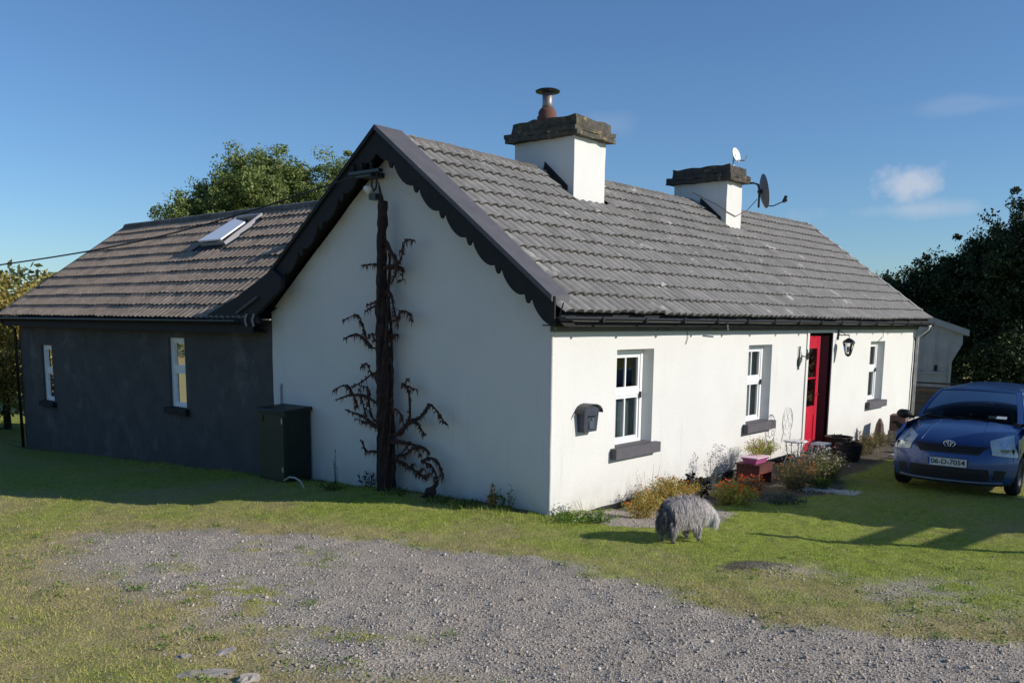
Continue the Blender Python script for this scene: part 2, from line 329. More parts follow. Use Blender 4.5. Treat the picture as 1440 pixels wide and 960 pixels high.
def ground_mat():
    m = bpy.data.materials.new('ground_cover'); m.use_nodes = True; t = m.node_tree; b = t.nodes['Principled BSDF']
    a = t.nodes.new('ShaderNodeAttribute'); a.attribute_name = 'cover'; sep = t.nodes.new('ShaderNodeSeparateColor'); t.links.new(a.outputs['Color'], sep.inputs[0])
    g = t.nodes.new('ShaderNodeNewGeometry'); P = g.outputs['Position']
    def ns(s, d=5., r=.6):
        n = N(t, 'ShaderNodeTexNoise', Scale=s, Detail=d, Roughness=r); t.links.new(P, n.inputs['Vector']); return n.outputs[0]
    def ct(f, k=2.5, o=.5): return mt(t, 'ADD', mt(t, 'MULTIPLY', mt(t, 'SUBTRACT', f, .5), k), o, clamp=True)
    grass = mixc(t, ct(ns(6)), (0.27, 0.35, 0.045), (0.38, 0.41, 0.075))
    grass = mixc(t, ct(ns(40), 3), grass, (0.15, 0.20, 0.035))
    grass = mixc(t, mt(t, 'MULTIPLY', ct(ns(3.2), 4, .2), .45), grass, (0.30, 0.26, 0.10))
    grass = mixc(t, mt(t, 'MULTIPLY', ct(ns(11), 5, .1), .6), grass, (0.09, 0.105, 0.03))
    dry = mixc(t, ct(ns(30), 3), (0.38, 0.31, 0.15), (0.25, 0.215, 0.10))
    v = t.nodes.new('ShaderNodeTexVoronoi'); v.inputs['Scale'].default_value = 48; t.links.new(P, v.inputs['Vector'])
    v2 = t.nodes.new('ShaderNodeTexVoronoi'); v2.inputs['Scale'].default_value = 95; t.links.new(P, v2.inputs['Vector'])
    sepv = t.nodes.new('ShaderNodeSeparateColor'); t.links.new(v.outputs['Color'], sepv.inputs[0])
    grav = mixc(t, sepv.outputs[0], (0.36, 0.305, 0.25), (0.47, 0.42, 0.36))
    grav = mixc(t, mt(t, 'MULTIPLY', ct(ns(1.3), 3), .5), grav, (0.36, 0.30, 0.24))
    grav = mixc(t, mt(t, 'GREATER_THAN', v.outputs['Distance'], .62), grav, (0.22, 0.20, 0.18))
    soil = mixc(t, ct(ns(18), 3), (0.07, 0.058, 0.042), (0.14, 0.12, 0.095))
    c = mixc(t, ct(mt(t, 'ADD', sep.outputs[1], mt(t, 'MULTIPLY', mt(t, 'SUBTRACT', ns(22), .5), 1.2)), 1.6), grass, dry)
    c = mixc(t, ct(mt(t, 'ADD', sep.outputs[2], mt(t, 'MULTIPLY', mt(t, 'SUBTRACT', ns(16), .5), 1.0)), 2.2), c, soil)
    c = mixc(t, ct(mt(t, 'ADD', sep.outputs[0], mt(t, 'MULTIPLY', mt(t, 'SUBTRACT', ns(34), .5), 1.6)), 1.7), c, grav)
    t.links.new(c, b.inputs['Base Color']); b.inputs['Roughness'].default_value = .95; b.inputs['Specular IOR Level'].default_value = .15
    h = mt(t, 'ADD', mt(t, 'MULTIPLY', ns(45, 6., .7), .6), mt(t, 'MULTIPLY', mt(t, 'SUBTRACT', 1.0, v.outputs['Distance']), .35))
    bp = N(t, 'ShaderNodeBump', Strength=.75, Distance=.03); t.links.new(h, bp.inputs['Height']); t.links.new(bp.outputs[0], b.inputs['Normal'])
    return m
link('ground', me, ground_mat(), kind='structure')

# visible wedge of ground (for scattering)
CAMP = np.array([-8.612, -6.692])
def scatter(n, ymaxd=15, near=3.6, pw=1.0):
    a = rng.uniform(R(40.35 - 33), R(40.35 + 33), n); d = near + (ymaxd - near) * rng.random(n) ** pw
    return CAMP[0] + np.cos(a) * d, CAMP[1] + np.sin(a) * d
def ground_z(x, y):
    mg, _, _ = masks(x, y)
    return Hgt(x, y) + (fbm(x, y, 1.6, 4) - .5) * .06 + (fbm(x + 5, y + 9, 7, 3) - .5) * .035 - mg * .012
def blocked(x, y): return ((x > -.02) & (y > -.02))
def attr_mat(name, ca_, cb_, cc_, rough=.9, trans=0.0):
    m = bpy.data.materials.new(name); m.use_nodes = True; t = m.node_tree; b = t.nodes['Principled BSDF']
    a = t.nodes.new('ShaderNodeAttribute'); a.attribute_name = 'tone'; sep = t.nodes.new('ShaderNodeSeparateColor'); t.links.new(a.outputs['Color'], sep.inputs[0])
    c = mixc(t, sep.outputs[0], ca_, cb_); c = mixc(t, sep.outputs[1], c, cc_)
    t.links.new(c, b.inputs['Base Color']); b.inputs['Roughness'].default_value = rough; b.inputs['Specular IOR Level'].default_value = .2
    if trans:
        o = t.nodes['Material Output']; tr = t.nodes.new('ShaderNodeBsdfTranslucent'); ms = t.nodes.new('ShaderNodeMixShader'); ms.inputs[0].default_value = trans
        t.links.new(c, tr.inputs[0]); t.links.new(b.outputs[0], ms.inputs[1]); t.links.new(tr.outputs[0], ms.inputs[2]); t.links.new(ms.outputs[0], o.inputs[0])
    return m
def set_tone(me, per_face, k):
    a = me.color_attributes.new('tone', 'FLOAT_COLOR', 'POINT')
    arr = np.repeat(np.column_stack([per_face[0], per_face[1], np.zeros(len(per_face[0])), np.ones(len(per_face[0]))]), k, axis=0)
    a.data.foreach_set('color', arr.astype(np.float32).ravel())
# grass blades
def blades(name, x, y, h, w, dry, matr, lean=.5):
    n = len(x); z = ground_z(x, y) - .004; a = rng.uniform(0, 2 * PI, n); ln = rng.uniform(0, lean, n) * h; b = rng.uniform(0, 2 * PI, n)
    v = np.empty((n, 3, 3)); dx = np.cos(a) * w / 2; dy = np.sin(a) * w / 2
    v[:, 0] = np.column_stack([x - dx, y - dy, z]); v[:, 1] = np.column_stack([x + dx, y + dy, z]); v[:, 2] = np.column_stack([x + np.cos(b) * ln, y + np.sin(b) * ln, z + h])
    me = fast_mesh(name, v.reshape(-1, 3), np.arange(3 * n).reshape(-1, 3), 3); set_tone(me, (rng.random(n), dry), 3)
    return link(name, me, matr)
M_BLADE = attr_mat('grass_blade', (0.23, 0.31, 0.04), (0.42, 0.46, 0.085), (0.52, 0.42, 0.20), trans=.25)
x, y = scatter(420000, 19, 3.8, .9)
g_, d_, s_ = masks(x, y)
keep = (rng.random(len(x)) > g_ * 1.5 + .08) & (rng.random(len(x)) > s_ * .85) & ~blocked(x, y)
x, y, d_, g_ = x[keep], y[keep], d_[keep], g_[keep]
n = len(x); pat = fbm(x, y, 5.5, 4); dry = (rng.random(n) < np.clip(d_ * .8 + .04 + np.clip((pat - .5) * 4, 0, .6), 0, 1)).astype(float) * rng.uniform(.4, 1, n)
lush = fbm(x, y, 2.2, 3); dry = dry * np.clip(-x / 1.5, .15, 1)
edge = np.exp(-((x + .35) ** 2) / .10) * (y > -.6) * .7
h = rng.uniform(.008, .026, n) * (.6 + lush) + edge * rng.uniform(0, .09, n)
kk = rng.random(n) > np.clip((.47 - fbm(x + 31, y + 7, 8.0, 3)) * 9, 0, .85); x, y, h, dry = x[kk], y[kk], h[kk] * (1 + 1.2 * (rng.random(kk.sum()) < .03)), dry[kk]; n = len(x)
o = blades('grass', x, y, h, rng.uniform(.004, .009, n), dry, M_BLADE, 1.1); tag(o, 'short mossy green and straw coloured grass between the cottage and the gravel drive', 'grass', kind='stuff')
# gravel stones
def stones(name, x, y, r, tones, matr, sink=.3):
    n = len(x); z = ground_z(x, y)
    base = np.array([(-1, -1, -1), (1, -1, -1), (1, 1, -1), (-1, 1, -1), (-1, -1, 1), (1, -1, 1), (1, 1, 1), (-1, 1, 1)], float) * .62
    v = base[None] * rng.uniform(.55, 1.25, (n, 8, 3)) * np.column_stack([r * rng.uniform(.8, 1.3, n), r * rng.uniform(.6, 1.1, n), r * rng.uniform(.4, .8, n)])[:, None]
    a = rng.uniform(0, 2 * PI, n); c, s = np.cos(a)[:, None], np.sin(a)[:, None]
    tl = rng.uniform(-.5, .5, n)[:, None]
    vx = v[..., 0] * c - v[..., 1] * s; vy = v[..., 0] * s + v[..., 1] * c; vz = v[..., 2] + vx * tl
    v = np.stack([vx + x[:, None], vy + y[:, None], vz + (z + r * sink)[:, None]], -1)
    f = np.array([(0, 3, 2, 1), (4, 5, 6, 7), (0, 1, 5, 4), (1, 2, 6, 5), (2, 3, 7, 6), (3, 0, 4, 7)])
    F = (np.arange(n) * 8)[:, None, None] + f[None]
    me = fast_mesh(name, v.reshape(-1, 3), F.reshape(-1, 4), 4); set_tone(me, tones, 8); return link(name, me, matr)
M_GRAV = attr_mat('gravel_stone', (0.35, 0.30, 0.25), (0.49, 0.435, 0.37), (0.70, 0.65, 0.58), rough=.85)
x, y = scatter(150000, 14.5, 3.4, 1.15)
g_, d_, s_ = masks(x, y)
keep = (rng.random(len(x)) < g_ ** 1.5 * .75 + .004) & ~blocked(x, y); x, y = x[keep], y[keep]; n = len(x)
r_ = np.clip(rng.lognormal(math.log(.0055), .45, n), .003, .022)
o = stones('gravel', x, y, r_, (rng.random(n), (rng.random(n) < .06) * rng.random(n)), M_GRAV); tag(o, 'loose grey crushed gravel scattered over the drive', 'gravel', kind='stuff')
n = 900; x = 4.5 + rng.normal(0, .10, n) * 1 ; y = -1.75 + rng.uniform(-.48, .42, n); x = x + (y + 1.75) * -.1
o = stones('pale_chippings', x, y, rng.uniform(.008, .02, n), (rng.random(n), rng.uniform(.6, 1, n)), M_GRAV); tag(o, 'thin line of pale stone chippings beside the flower bed', 'gravel', kind='stuff')
for (sx, sy, a, b, c, rz, lb) in ((-5.68, -1.82, .11, .06, .014, .5, 'flat pale stone in the gravel, highest of the four at lower left'), (-5.96, -2.12, .17, .07, .018, -.85, 'long flat mossy stone at the lower left edge of the drive'),
                                  (-5.86, -2.37, .08, .06, .028, .2, 'rounded grey stone at the bottom edge, right of the long flat one'), (-5.88, -1.72, .06, .045, .014, 1.2, 'small white stone beside the flat pale stone in the gravel')):
    st = MB().blob((0, 0, 0), (a, b, c), seed=sx * 3, n=9, m=6, amp=.35).build('stone', M_STONE, loc=(sx, sy, H1(sx, sy) + .005)); st.rotation_euler[2] = rz; tag(st, lb, 'stone')

# ------------------------------------------------------------------ cottage
cot = thing('cottage', 'long white single storey cottage with grey tiled roof, two chimneys and grey rear extension', 'cottage')
HE = 2.44
def nz(p, s=1.3, a=.012): return a * mnoise.noise(Vector(p) * s) + a * .4 * mnoise.noise(Vector(p) * s * 4)
def wall_grid(name, u0, u1, z0, z1, opens, place, m, step=.16, amp=.014, zbase=None, ztop=None):
    us = sorted(set([round(u0 + (u1 - u0) * i / max(1, int((u1 - u0) / step)), 4) for i in range(int((u1 - u0) / step) + 1)] + [u1] + [v for o in opens for v in o[:2]]))
    zs = sorted(set([round(z0 + (z1 - z0) * i / max(1, int((z1 - z0) / step)), 4) for i in range(int((z1 - z0) / step) + 1)] + [z1] + [v for o in opens for v in o[2:4]]))
    mb = MB(); ids = {}
    def vid(u, z):
        k = (u, z)
        if k not in ids:
            near = min([max(max(o[0] - u, u - o[1], 0), max(o[2] - z, z - o[3], 0)) for o in opens] + [9])
            d = nz((u, z, 3.3), 1.1, amp) * min(1, near / .2) if near < 9 else nz((u, z, 3.3), 1.1, amp)
            ids[k] = len(mb.v); mb.v.append(place(u, z, d))
        return ids[k]
    for i in range(len(us) - 1):
        for j in range(len(zs) - 1):
            a, b, c, d = us[i], us[i + 1], zs[j], zs[j + 1]
            if any(o[0] - 1e-6 <= a and b <= o[1] + 1e-6 and o[2] - 1e-6 <= c and d <= o[3] + 1e-6 for o in opens): continue
            if ztop and (c + d) / 2 > ztop((a + b) / 2): continue
            mb.f.append((vid(a, c), vid(b, c), vid(b, d), vid(a, d)))
    return mb
L_ = 14.41; YW = 5.79
FOP = [(1.42, 2.36, .70, 2.03), (5.37, 6.28, .70, 2.03), (11.30, 12.24, .70, 2.02), (7.87, 9.05, -.6, 2.22)]
def corner_round(u): return 0.0
def cdamp(u): return min(1, max(0, u) / .25)
front = wall_grid('front_wall', 0.0, L_, -.6, 2.50, FOP, lambda u, z, d: (u, -d * cdamp(u), z), M_WALL)
front.build('front_wall', M_WALL, cot, smooth=True)
def gtop(y): return 2.50 + .755 * min(y + .0, YW - y) + .01
gab = MB()
nyg = 48
for i in range(nyg):
    ya = YW * i / nyg; yb = YW * (i + 1) / nyg; nzs = 30
    for j in range(nzs):
        def pt(yy, k):
            zt = gtop(yy); z = -.6 + (zt + .6) * k / nzs
            return (-nz((yy, z, 9.1), 1.0, .016) * cdamp(yy), yy, z)
        gab.quad(pt(ya, j), pt(ya, j + 1), pt(yb, j + 1), pt(yb, j))
def weld(o):
    import bmesh
    b = bmesh.new(); b.from_mesh(o.data); bmesh.ops.remove_doubles(b, verts=b.verts, dist=.0015); b.to_mesh(o.data); b.free()
g_o = gab.build('gable_wall', M_WALL, cot, smooth=True); weld(g_o)
cb = MB(); cb.tube([(.012 + .006 * mnoise.noise(Vector((0, 0, z * 3))), .012 + .006 * mnoise.noise(Vector((5, 0, z * 3))), z) for z in np.arange(-.5, 2.45, .12)], .024, 10); cb.build('corner_bead', M_WALL, cot, smooth=True)
# far gable and rear wall, floor of the dark interior
bk = MB(); bk.poly([(L_, 0, -.6), (L_, YW, -.6), (L_, YW, 2.5), (L_, YW / 2, 4.6), (L_, 0, 2.5)]); bk.quad((0, YW, -.6), (0, YW, 2.5), (L_, YW, 2.5), (L_, YW, -.6))
bk.build('rear_wall', M_WALL, cot)
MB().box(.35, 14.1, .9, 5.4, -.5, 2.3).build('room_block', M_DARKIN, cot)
# plinth
pl = MB(); P = []
for i in range(60):
    x0 = .75 + i * .11; top = -.075 + min(.06, (x0 - .75) * .01) + .012 * mnoise.noise(Vector((x0 * 3, 0, 0)))
    P.append(((x0, -.05, -.5), (x0, -.045, top - .015), (x0, -.02, top), (x0, .0, top)))
pl.grid(P).build('plinth', M_BLACKM, cot)
# extension wall (grey render)
EOP = [(8.57, 9.16, .70, 2.01), (14.30, 14.86, .44, 1.72)]
ext = wall_grid('w', YW, 16.01, -1.3, 2.36, EOP, lambda u, z, d: (-d * .5 + .012, u, z), M_EXT)
eo = ext.build('extension_wall', M_EXT, cot, smooth=True)
MB().poly([(0, 16.01, -1.3), (5.72, 16.01, -1.3), (5.72, 16.01, 2.36), (2.86, 16.01, 4.5), (0, 16.01, 2.36)]).build('extension_end_wall', M_EXT, cot)
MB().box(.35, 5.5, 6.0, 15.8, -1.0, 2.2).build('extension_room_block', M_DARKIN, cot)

# ---- windows
def wparts(root, w, h, depth_to, cols, along, split=.455, ft=.06, name='window'):
    pass
def make_window(place, u0, u1, z0, z1, m_frame, splay, rd, two_cols=True, sillm=None, sillp=(.10, .10, .16), wtop=.09):
    """place(u, d, z): u along wall, d = depth into wall (negative = out)"""
    rv = MB(); s = splay
    def q(mb, a, b, c, d): mb.quad(place(*a), place(*b), place(*c), place(*d))
    q(rv, (u0, 0, z0), (u0 + s, rd, z0), (u0 + s, rd, z1 - s * .3), (u0, 0, z1)); q(rv, (u1, 0, z0), (u1, 0, z1), (u1 - s, rd, z1 - s * .3), (u1 - s, rd, z0))
    q(rv, (u0, 0, z1), (u0 + s, rd, z1 - s * .3), (u1 - s, rd, z1 - s * .3), (u1, 0, z1)); q(rv, (u0, 0, z0), (u1, 0, z0), (u1 - s, rd, z0), (u0 + s, rd, z0))
    a0, a1, b0, b1 = u0 + s, u1 - s, z0, z1 - s * .3
    def bar(mb, ua, ub, za, zb, d0, d1):
        mb.hexa([place(ua, d0, za), place(ub, d0, za), place(ub, d1, za), place(ua, d1, za), place(ua, d0, zb), place(ub, d0, zb), place(ub, d1, zb), place(ua, d1, zb)])
    f = .055; fr = MB(); d = rd
    bar(fr, a0, a0 + f, b0, b1, d - .03, d + .04); bar(fr, a1 - f, a1, b0, b1, d - .03, d + .04)
    bar(fr, a0 + f, a1 - f, b0, b0 + f, d - .028, d + .04); bar(fr, a0 + f, a1 - f, b1 - f, b1, d - .028, d + .04)
    w = fr.build('window', m_frame, cot)
    rv.build('reveal', M_REVEAL if m_frame is M_PVC and splay > 0 else M_EXT, w)
    zm = b0 + (b1 - b0) * .55; t = MB(); bar(t, a0 + f, a1 - f, zm - .035, zm + .035, d - .024, d + .036); t.build('transom', m_frame, w)
    for (za, zb, dd) in ((b0 + f, zm - .035, 0), (zm + .035, b1 - f, .006)):
        sa = MB(); g = .045
        bar(sa, a0 + f, a0 + f + g, za, zb, d - .012 - dd, d + .03); bar(sa, a1 - f - g, a1 - f, za, zb, d - .012 - dd, d + .03)
        bar(sa, a0 + f + g, a1 - f - g, za, za + g, d - .010 - dd, d + .03); bar(sa, a0 + f + g, a1 - f - g, zb - g, zb, d - .010 - dd, d + .03)
        sa.build('sash', m_frame, w)
        n = 2 if two_cols else 1; ua, ub = a0 + f + g, a1 - f - g
        for k in range(n):
            p0 = ua + (ub - ua) * k / n; p1 = ua + (ub - ua) * (k + 1) / n
            pn = MB(); q(pn, (p0 + .002, d + .012, za + g), (p1 - .002, d + .012, za + g), (p1 - .002, d + .012, zb - g), (p0 + .002, d + .012, zb - g)); pn.build('pane', M_GLASS, w)
        if two_cols:
            gb = MB(); um = (ua + ub) / 2; bar(gb, um - .013, um + .013, za + g, zb - g, d - .006, d + .024); gb.build('glazing_bar', m_frame, w)
    if sillm:
        si = MB(); o, e, th = sillp
        bar(si, u0 - e, u1 + e, z0 - th, z0 - .0, -o, .006); bar(si, u0 + .004, u1 - .004, z0 - th + .02, z0 + .012, .006, rd - .03); si.build('sill', sillm, w)
    return w, (a0, a1, b0, b1, zm)
FP = lambda u, d, z: (u, d, z)
for k, (a, b, c, d) in enumerate(FOP[:3]):
    w, (a0, a1, b0, b1, zm) = make_window(FP, a, b, c, d, M_PVC, .07, .17, True, M_SILL, (.10, .10, .145))
    cu = MB(); pts0 = []; pts1 = []
    for i in range(40):
        u = a0 + .03 + (a1 - a0 - .06) * i / 39; dd = .27 + .015 * math.sin(i * 1.9); pts0.append((u, dd, b0 + .02)); pts1.append((u, dd, zm if k != 1 else b1 - .1))
    cu.grid([pts0, pts1]).build('curtain', M_CURT, w)
EP = lambda u, d, z: (d + .012, u, z)
for (a, b, c, d) in EOP: make_window(EP, a, b, c, d, M_PVC, 0.0, .085, False, M_BLACKM, (.09, .10, .12))
# window handles
for (hx) in (2.24, 6.16, 12.10): MB().box(hx - .012, hx + .012, .12, .15, 1.33, 1.42).build('window_latch', M_BLACK, cot)

# ---- front door: red leaf ajar in a black opening
dm = MB(); q = dm
q.quad((7.87, 0, -.6), (7.87, 0, 2.22), (7.87, .45, 2.22), (7.87, .45, -.6)); q.quad((9.05, 0, -.6), (9.05, .45, -.6), (9.05, .45, 2.22), (9.05, 0, 2.22)); q.quad((7.87, 0, 2.22), (9.05, 0, 2.22), (9.05, .45, 2.22), (7.87, .45, 2.22))
q.quad((7.87, .45, -.15), (9.05, .45, -.15), (9.05, .45, 2.22), (7.87, .45, 2.22)); q.quad((7.87, 0, -.135), (9.05, 0, -.135), (9.05, .45, -.135), (7.87, .45, -.135))
fr = dm.build('door_opening', M_BLACKM, cot)
door = MB(); Md = Matrix.Translation((7.90, .05, 0)) @ Matrix.Rotation(R(3.5), 4, 'Z')
def dbox(mb, u0, u1, z0, z1, d0=0, d1=.045): mb.box(u0, u1, d0, d1, z0, z1, Md)
dbox(door, 0, .10, -.08, 2.16); dbox(door, .66, .80, -.08, 2.16); dbox(door, .10, .66, -.08, .10, .003, .042); dbox(door, .10, .66, .62, .80, .003, .042); dbox(door, .10, .66, 1.92, 2.16, .003, .042)
dr = door.build('door', M_RED, cot)
p = MB(); dbox(p, .10, .66, .10, .62, .015, .03); p.build('panel', M_RED, dr)
p = MB(); p.quad(*[Md @ Vector(v) for v in ((.10, .025, .80), (.66, .025, .80), (.66, .025, 1.92), (.10, .025, 1.92))]); p.build('pane', M_GLASS, dr)
p = MB(); dbox(p, .10, .66, 1.33, 1.36, .01, .035); p.build('glazing_bar', M_RED, dr)
p = MB(); dbox(p, .802, .812, -.08, 2.16, .002, .04); p.build('weather_strip', M_STEEL, dr)
p = MB(); p.tube([Md @ Vector(v) for v in ((.73, -.004, 1.02), (.73, -.05, 1.02), (.64, -.05, 1.02))], .009); p.build('handle', M_BRASS, dr)
M2 = Matrix.Translation((9.03, .06, 0)) @ Matrix.Rotation(R(118), 4, 'Z')
MB().box(0, .35, 0, .04, -.08, 2.16, M2).build('inner_door_leaf', M_REDD, cot)
MB().box(7.80, 9.12, -.10, .0, -.22, -.128).build('doorstep', M_STONE, cot)
# plaster band around the door, timber jambs
for (a, b) in ((7.78, 7.87), (9.05, 9.13)): MB().box(a, b, -.022, .03, -.3, 2.22).build('door_jamb', M_WALL, cot)
MB().box(7.78, 9.13, -.024, .03, 2.222, 2.30).build('door_head', M_WALL, cot)

# ---- roofs
SL = .755; AN = math.atan(SL)
def roof_z(y): return 4.90 - SL * abs(2.9 - y)
TW, EX, TL = .38, .335, .41
M_EDGE = mat('painted_gap_shade', (0.045, 0.042, 0.038), (0.09, 0.085, 0.075), scale=14, rough=.95)  # near-black lip colour, paints the shade of open gaps under the rolls
def tile_mesh(name, tw, tl, rolls, m, amp=.017, lift=.034):
    mb = MB(); n = rolls * 5; P = []
    for (v, l) in ((0, lift), (tl, 0.0)):
        P.append([(tw * i / n, v, l + amp * 2 * abs(math.sin(PI * rolls * i / n)) ** .75) for i in range(n + 1)])
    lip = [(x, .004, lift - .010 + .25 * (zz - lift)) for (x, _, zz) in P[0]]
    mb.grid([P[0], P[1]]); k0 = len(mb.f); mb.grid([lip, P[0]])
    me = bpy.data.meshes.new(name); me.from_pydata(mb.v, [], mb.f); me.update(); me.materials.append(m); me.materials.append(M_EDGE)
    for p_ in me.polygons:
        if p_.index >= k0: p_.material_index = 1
    me.polygons.foreach_set('use_smooth', [True] * len(me.polygons))
    try: me.set_sharp_from_angle(angle=R(50))
    except Exception: pass
    return me
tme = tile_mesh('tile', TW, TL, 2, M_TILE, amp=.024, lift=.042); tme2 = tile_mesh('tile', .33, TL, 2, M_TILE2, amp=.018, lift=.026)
def lay_roof(rootname, frame, ncol, nrow, me, tw, skip, parent, camdist, jitter=.007, exx=EX):
    """frame(u, v) -> Matrix placing a tile whose lower left corner is at (u along, v up)"""
    cells = []
    for r in range(nrow):
        for c in range(ncol):
            if skip(c * tw, r * exx): continue
            cells.append((c, r))
    F = [(c, r, frame(c * tw, r * exx)) for c, r in cells]
    F.sort(key=lambda t: (t[2].translation - cam.location).length if not math.isnan(t[2].translation.x) else 9e9)
    near, far = F[:300], F[300:]
    for (c, r, M) in near:
        o = bpy.data.objects.new('tile', me); COL.objects.link(o); o.parent = parent
        J = Matrix.Translation((0, random.uniform(-jitter, jitter) * 2, random.uniform(0, jitter))) @ Matrix.Rotation(random.uniform(-.006, .006), 4, 'Z') @ Matrix.Rotation(random.uniform(-.012, .012), 4, 'X')
        o.matrix_local = M @ J
    if far:
        v0 = np.array([list(v.co) for v in me.vertices]); f0 = np.array([list(p.vertices) for p in me.polygons]); V = []; Fc = []
        for k, (c, r, M) in enumerate(far):
            J = Matrix.Translation((0, random.uniform(-jitter, jitter) * 2, random.uniform(0, jitter))) @ Matrix.Rotation(random.uniform(-.006, .006), 4, 'Z'); A = np.array(M @ J)
            V.append(v0 @ A[:3, :3].T + A[:3, 3]); Fc.append(f0 + k * len(v0))
        m2 = fast_mesh('roof_tiling', np.concatenate(V), np.concatenate(Fc), 4); m2.materials.append(me.materials[0]); m2.materials.append(me.materials[1]); m2.polygons.foreach_set('material_index', np.tile([p_.material_index for p_ in me.polygons], len(far)).astype(np.int32)); m2.polygons.foreach_set('use_smooth', [True] * len(m2.polygons))
        try: m2.set_sharp_from_angle(angle=R(50))
        except Exception: pass
        o = link('roof_tiling', m2, me.materials[0], parent); o['kind'] = 'stuff'
CH = [(3.38, 4.26, 2.24, 3.5, 5.37, 5.68), (8.62, 9.28, 2.2, 3.45, 5.29, 5.60)]
# main roof, front slope (sagging a little)
sag = lambda x: -.03 * math.sin(max(0, min(1, x / 14.4)) * PI) + .012 * mnoise.noise(Vector((x * .6, 0, 0)))
X0 = -.18; NC = 39; Y0 = -.30
Rf = MB()
for (ya, yb) in ((Y0 + .05, 2.9), (6.2, 2.9)):
    P = [[(x, yy, roof_z(yy) - .03 + sag(x)) for x in np.linspace(-.16, 14.6, 20)] for yy in np.linspace(ya, yb, 4)]
    Rf.grid(P, flip=(ya > 2.9))
roof = Rf.build('roof', M_BLACKM, cot)
def fr_main(u, v):
    x = X0 + u; yv = Y0 + v * math.cos(AN); z = roof_z(yv) + sag(x) + .008 * mnoise.noise(Vector((x * .9, v, 4)))
    return Matrix.Translation((x, yv, z)) @ Matrix.Rotation(AN, 4, 'X')
def sk_main(u, v):
    x = X0 + u; y = Y0 + v * math.cos(AN)
    for c in CH:
        if x + TW > c[0] + .12 and x < c[1] - .12 and y + .26 > c[2] + .06: return True
    return False
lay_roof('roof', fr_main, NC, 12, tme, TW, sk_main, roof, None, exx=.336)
# rear slope tiling (only the parts that show from aside), joined
m_r = MB()
for i in range(12):
    ya = 6.22 - i * .277; P = []
    for (dy, dz) in ((0, -.0), (0, .03), (-.30, 0)):
        yy = ya + dy; P.append([(x, yy, roof_z(yy) + dz + sag(x) + .017 * math.cos(2 * PI * x / .19)) for x in np.arange(-.16, 14.62, .0475)])
    m_r.grid(P)
o = m_r.build('rear_tiling', M_TILE, roof, smooth=False); o['kind'] = 'stuff'
# ridge tiles
rl = .46
nR = int(14.75 / rl)
rm = MB(); prof = [(math.cos(a) * .135, math.sin(a) * .10) for a in np.linspace(-.25, PI + .25, 9)]
rm.grid([[(0, p[0], p[1]) for p in prof], [(rl - .012, p[0], p[1]) for p in prof]]); rm.poly([(0, p[0], p[1]) for p in prof]); rm.poly([(rl - .012, p[0], p[1]) for p in prof][::-1])
rme = bpy.data.meshes.new('ridge_tile'); rme.from_pydata(rm.v, [], rm.f); rme.materials.append(M_RIDGE)
for i in range(nR):
    xx = -.1 + i * rl
    if any(xx + rl > c[0] and xx < c[1] for c in CH): continue
    o = bpy.data.objects.new('ridge_tile', rme); COL.objects.link(o); o.parent = roof; o.location = (xx, 2.9, 4.865 + sag(xx)); o.rotation_euler = (random.uniform(-.03, .03), random.uniform(-.012, .012), 0)
mo = MB(); P = []
for x in np.arange(-.1, 14.6, .07):
    w = .16 + .02 * mnoise.noise(Vector((x * 3, 1, 0))); P.append([(x, 2.9 - w, roof_z(2.9 - w) + .045 + sag(x)), (x, 2.9 - .12, roof_z(2.9) - .01 + sag(x)), (x, 2.9, roof_z(2.9) + .0 + sag(x))])
mo.grid(P, flip=True).build('ridge_mortar', M_MORTAR, roof)

# wing roof
SW = (4.69 - 2.41) / 3.16; AW = math.atan(SW); NWC = 33; WEX = 3.16 / math.cos(AW) / 10
def wz(x): return 4.66 - SW * abs(2.86 - x)
wr = MB(); wr.quad((-.28, 16.2, wz(-.28) - .03), (-.28, 5.75, wz(-.28) - .03), (2.86, 4.2, wz(2.86) - .03), (2.86, 16.2, wz(2.86) - .03))
wr.quad((2.86, 16.2, wz(2.86) - .03), (2.86, 4.2, wz(2.86) - .03), (6.0, 5.8, wz(6.0) - .03), (6.0, 16.2, wz(6.0) - .03))
wroof = wr.build('extension_roof', M_BLACKM, cot)
def fr_wing(u, v):
    y = 16.22 - u; x = -.33 + v * math.cos(AW); z = wz(x)
    return Matrix.Translation((x, y, z + .006 * mnoise.noise(Vector((y, v, 0))))) @ Matrix.Rotation(-PI / 2, 4, 'Z') @ Matrix.Rotation(AW, 4, 'X')
SKY = (1.70, 2.62, 9.80, 10.72)
def sk_wing(u, v):
    y = 16.22 - u; x = -.33 + v * math.cos(AW); yl = y - .33
    z = wz(x)
    # hidden below the main roof's rear slope
    if yl < 5.9 and z < roof_z(yl) - .16: return True
    if yl < 5.55 and x < .2: return True
    return x + .22 > SKY[0] and x < SKY[1] - .12 and y > SKY[2] + .05 and yl < SKY[3] - .05
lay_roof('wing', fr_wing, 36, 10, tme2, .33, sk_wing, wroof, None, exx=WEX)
for i in range(28):
    yy = 16.15 - (i + 1) * rl
    if yy < 3.3: break
    o = bpy.data.objects.new('ridge_tile', rme); COL.objects.link(o); o.parent = wroof; o.location = (2.86, yy + rl, 4.645); o.rotation_euler = (0, random.uniform(-.01, .01), -PI / 2)
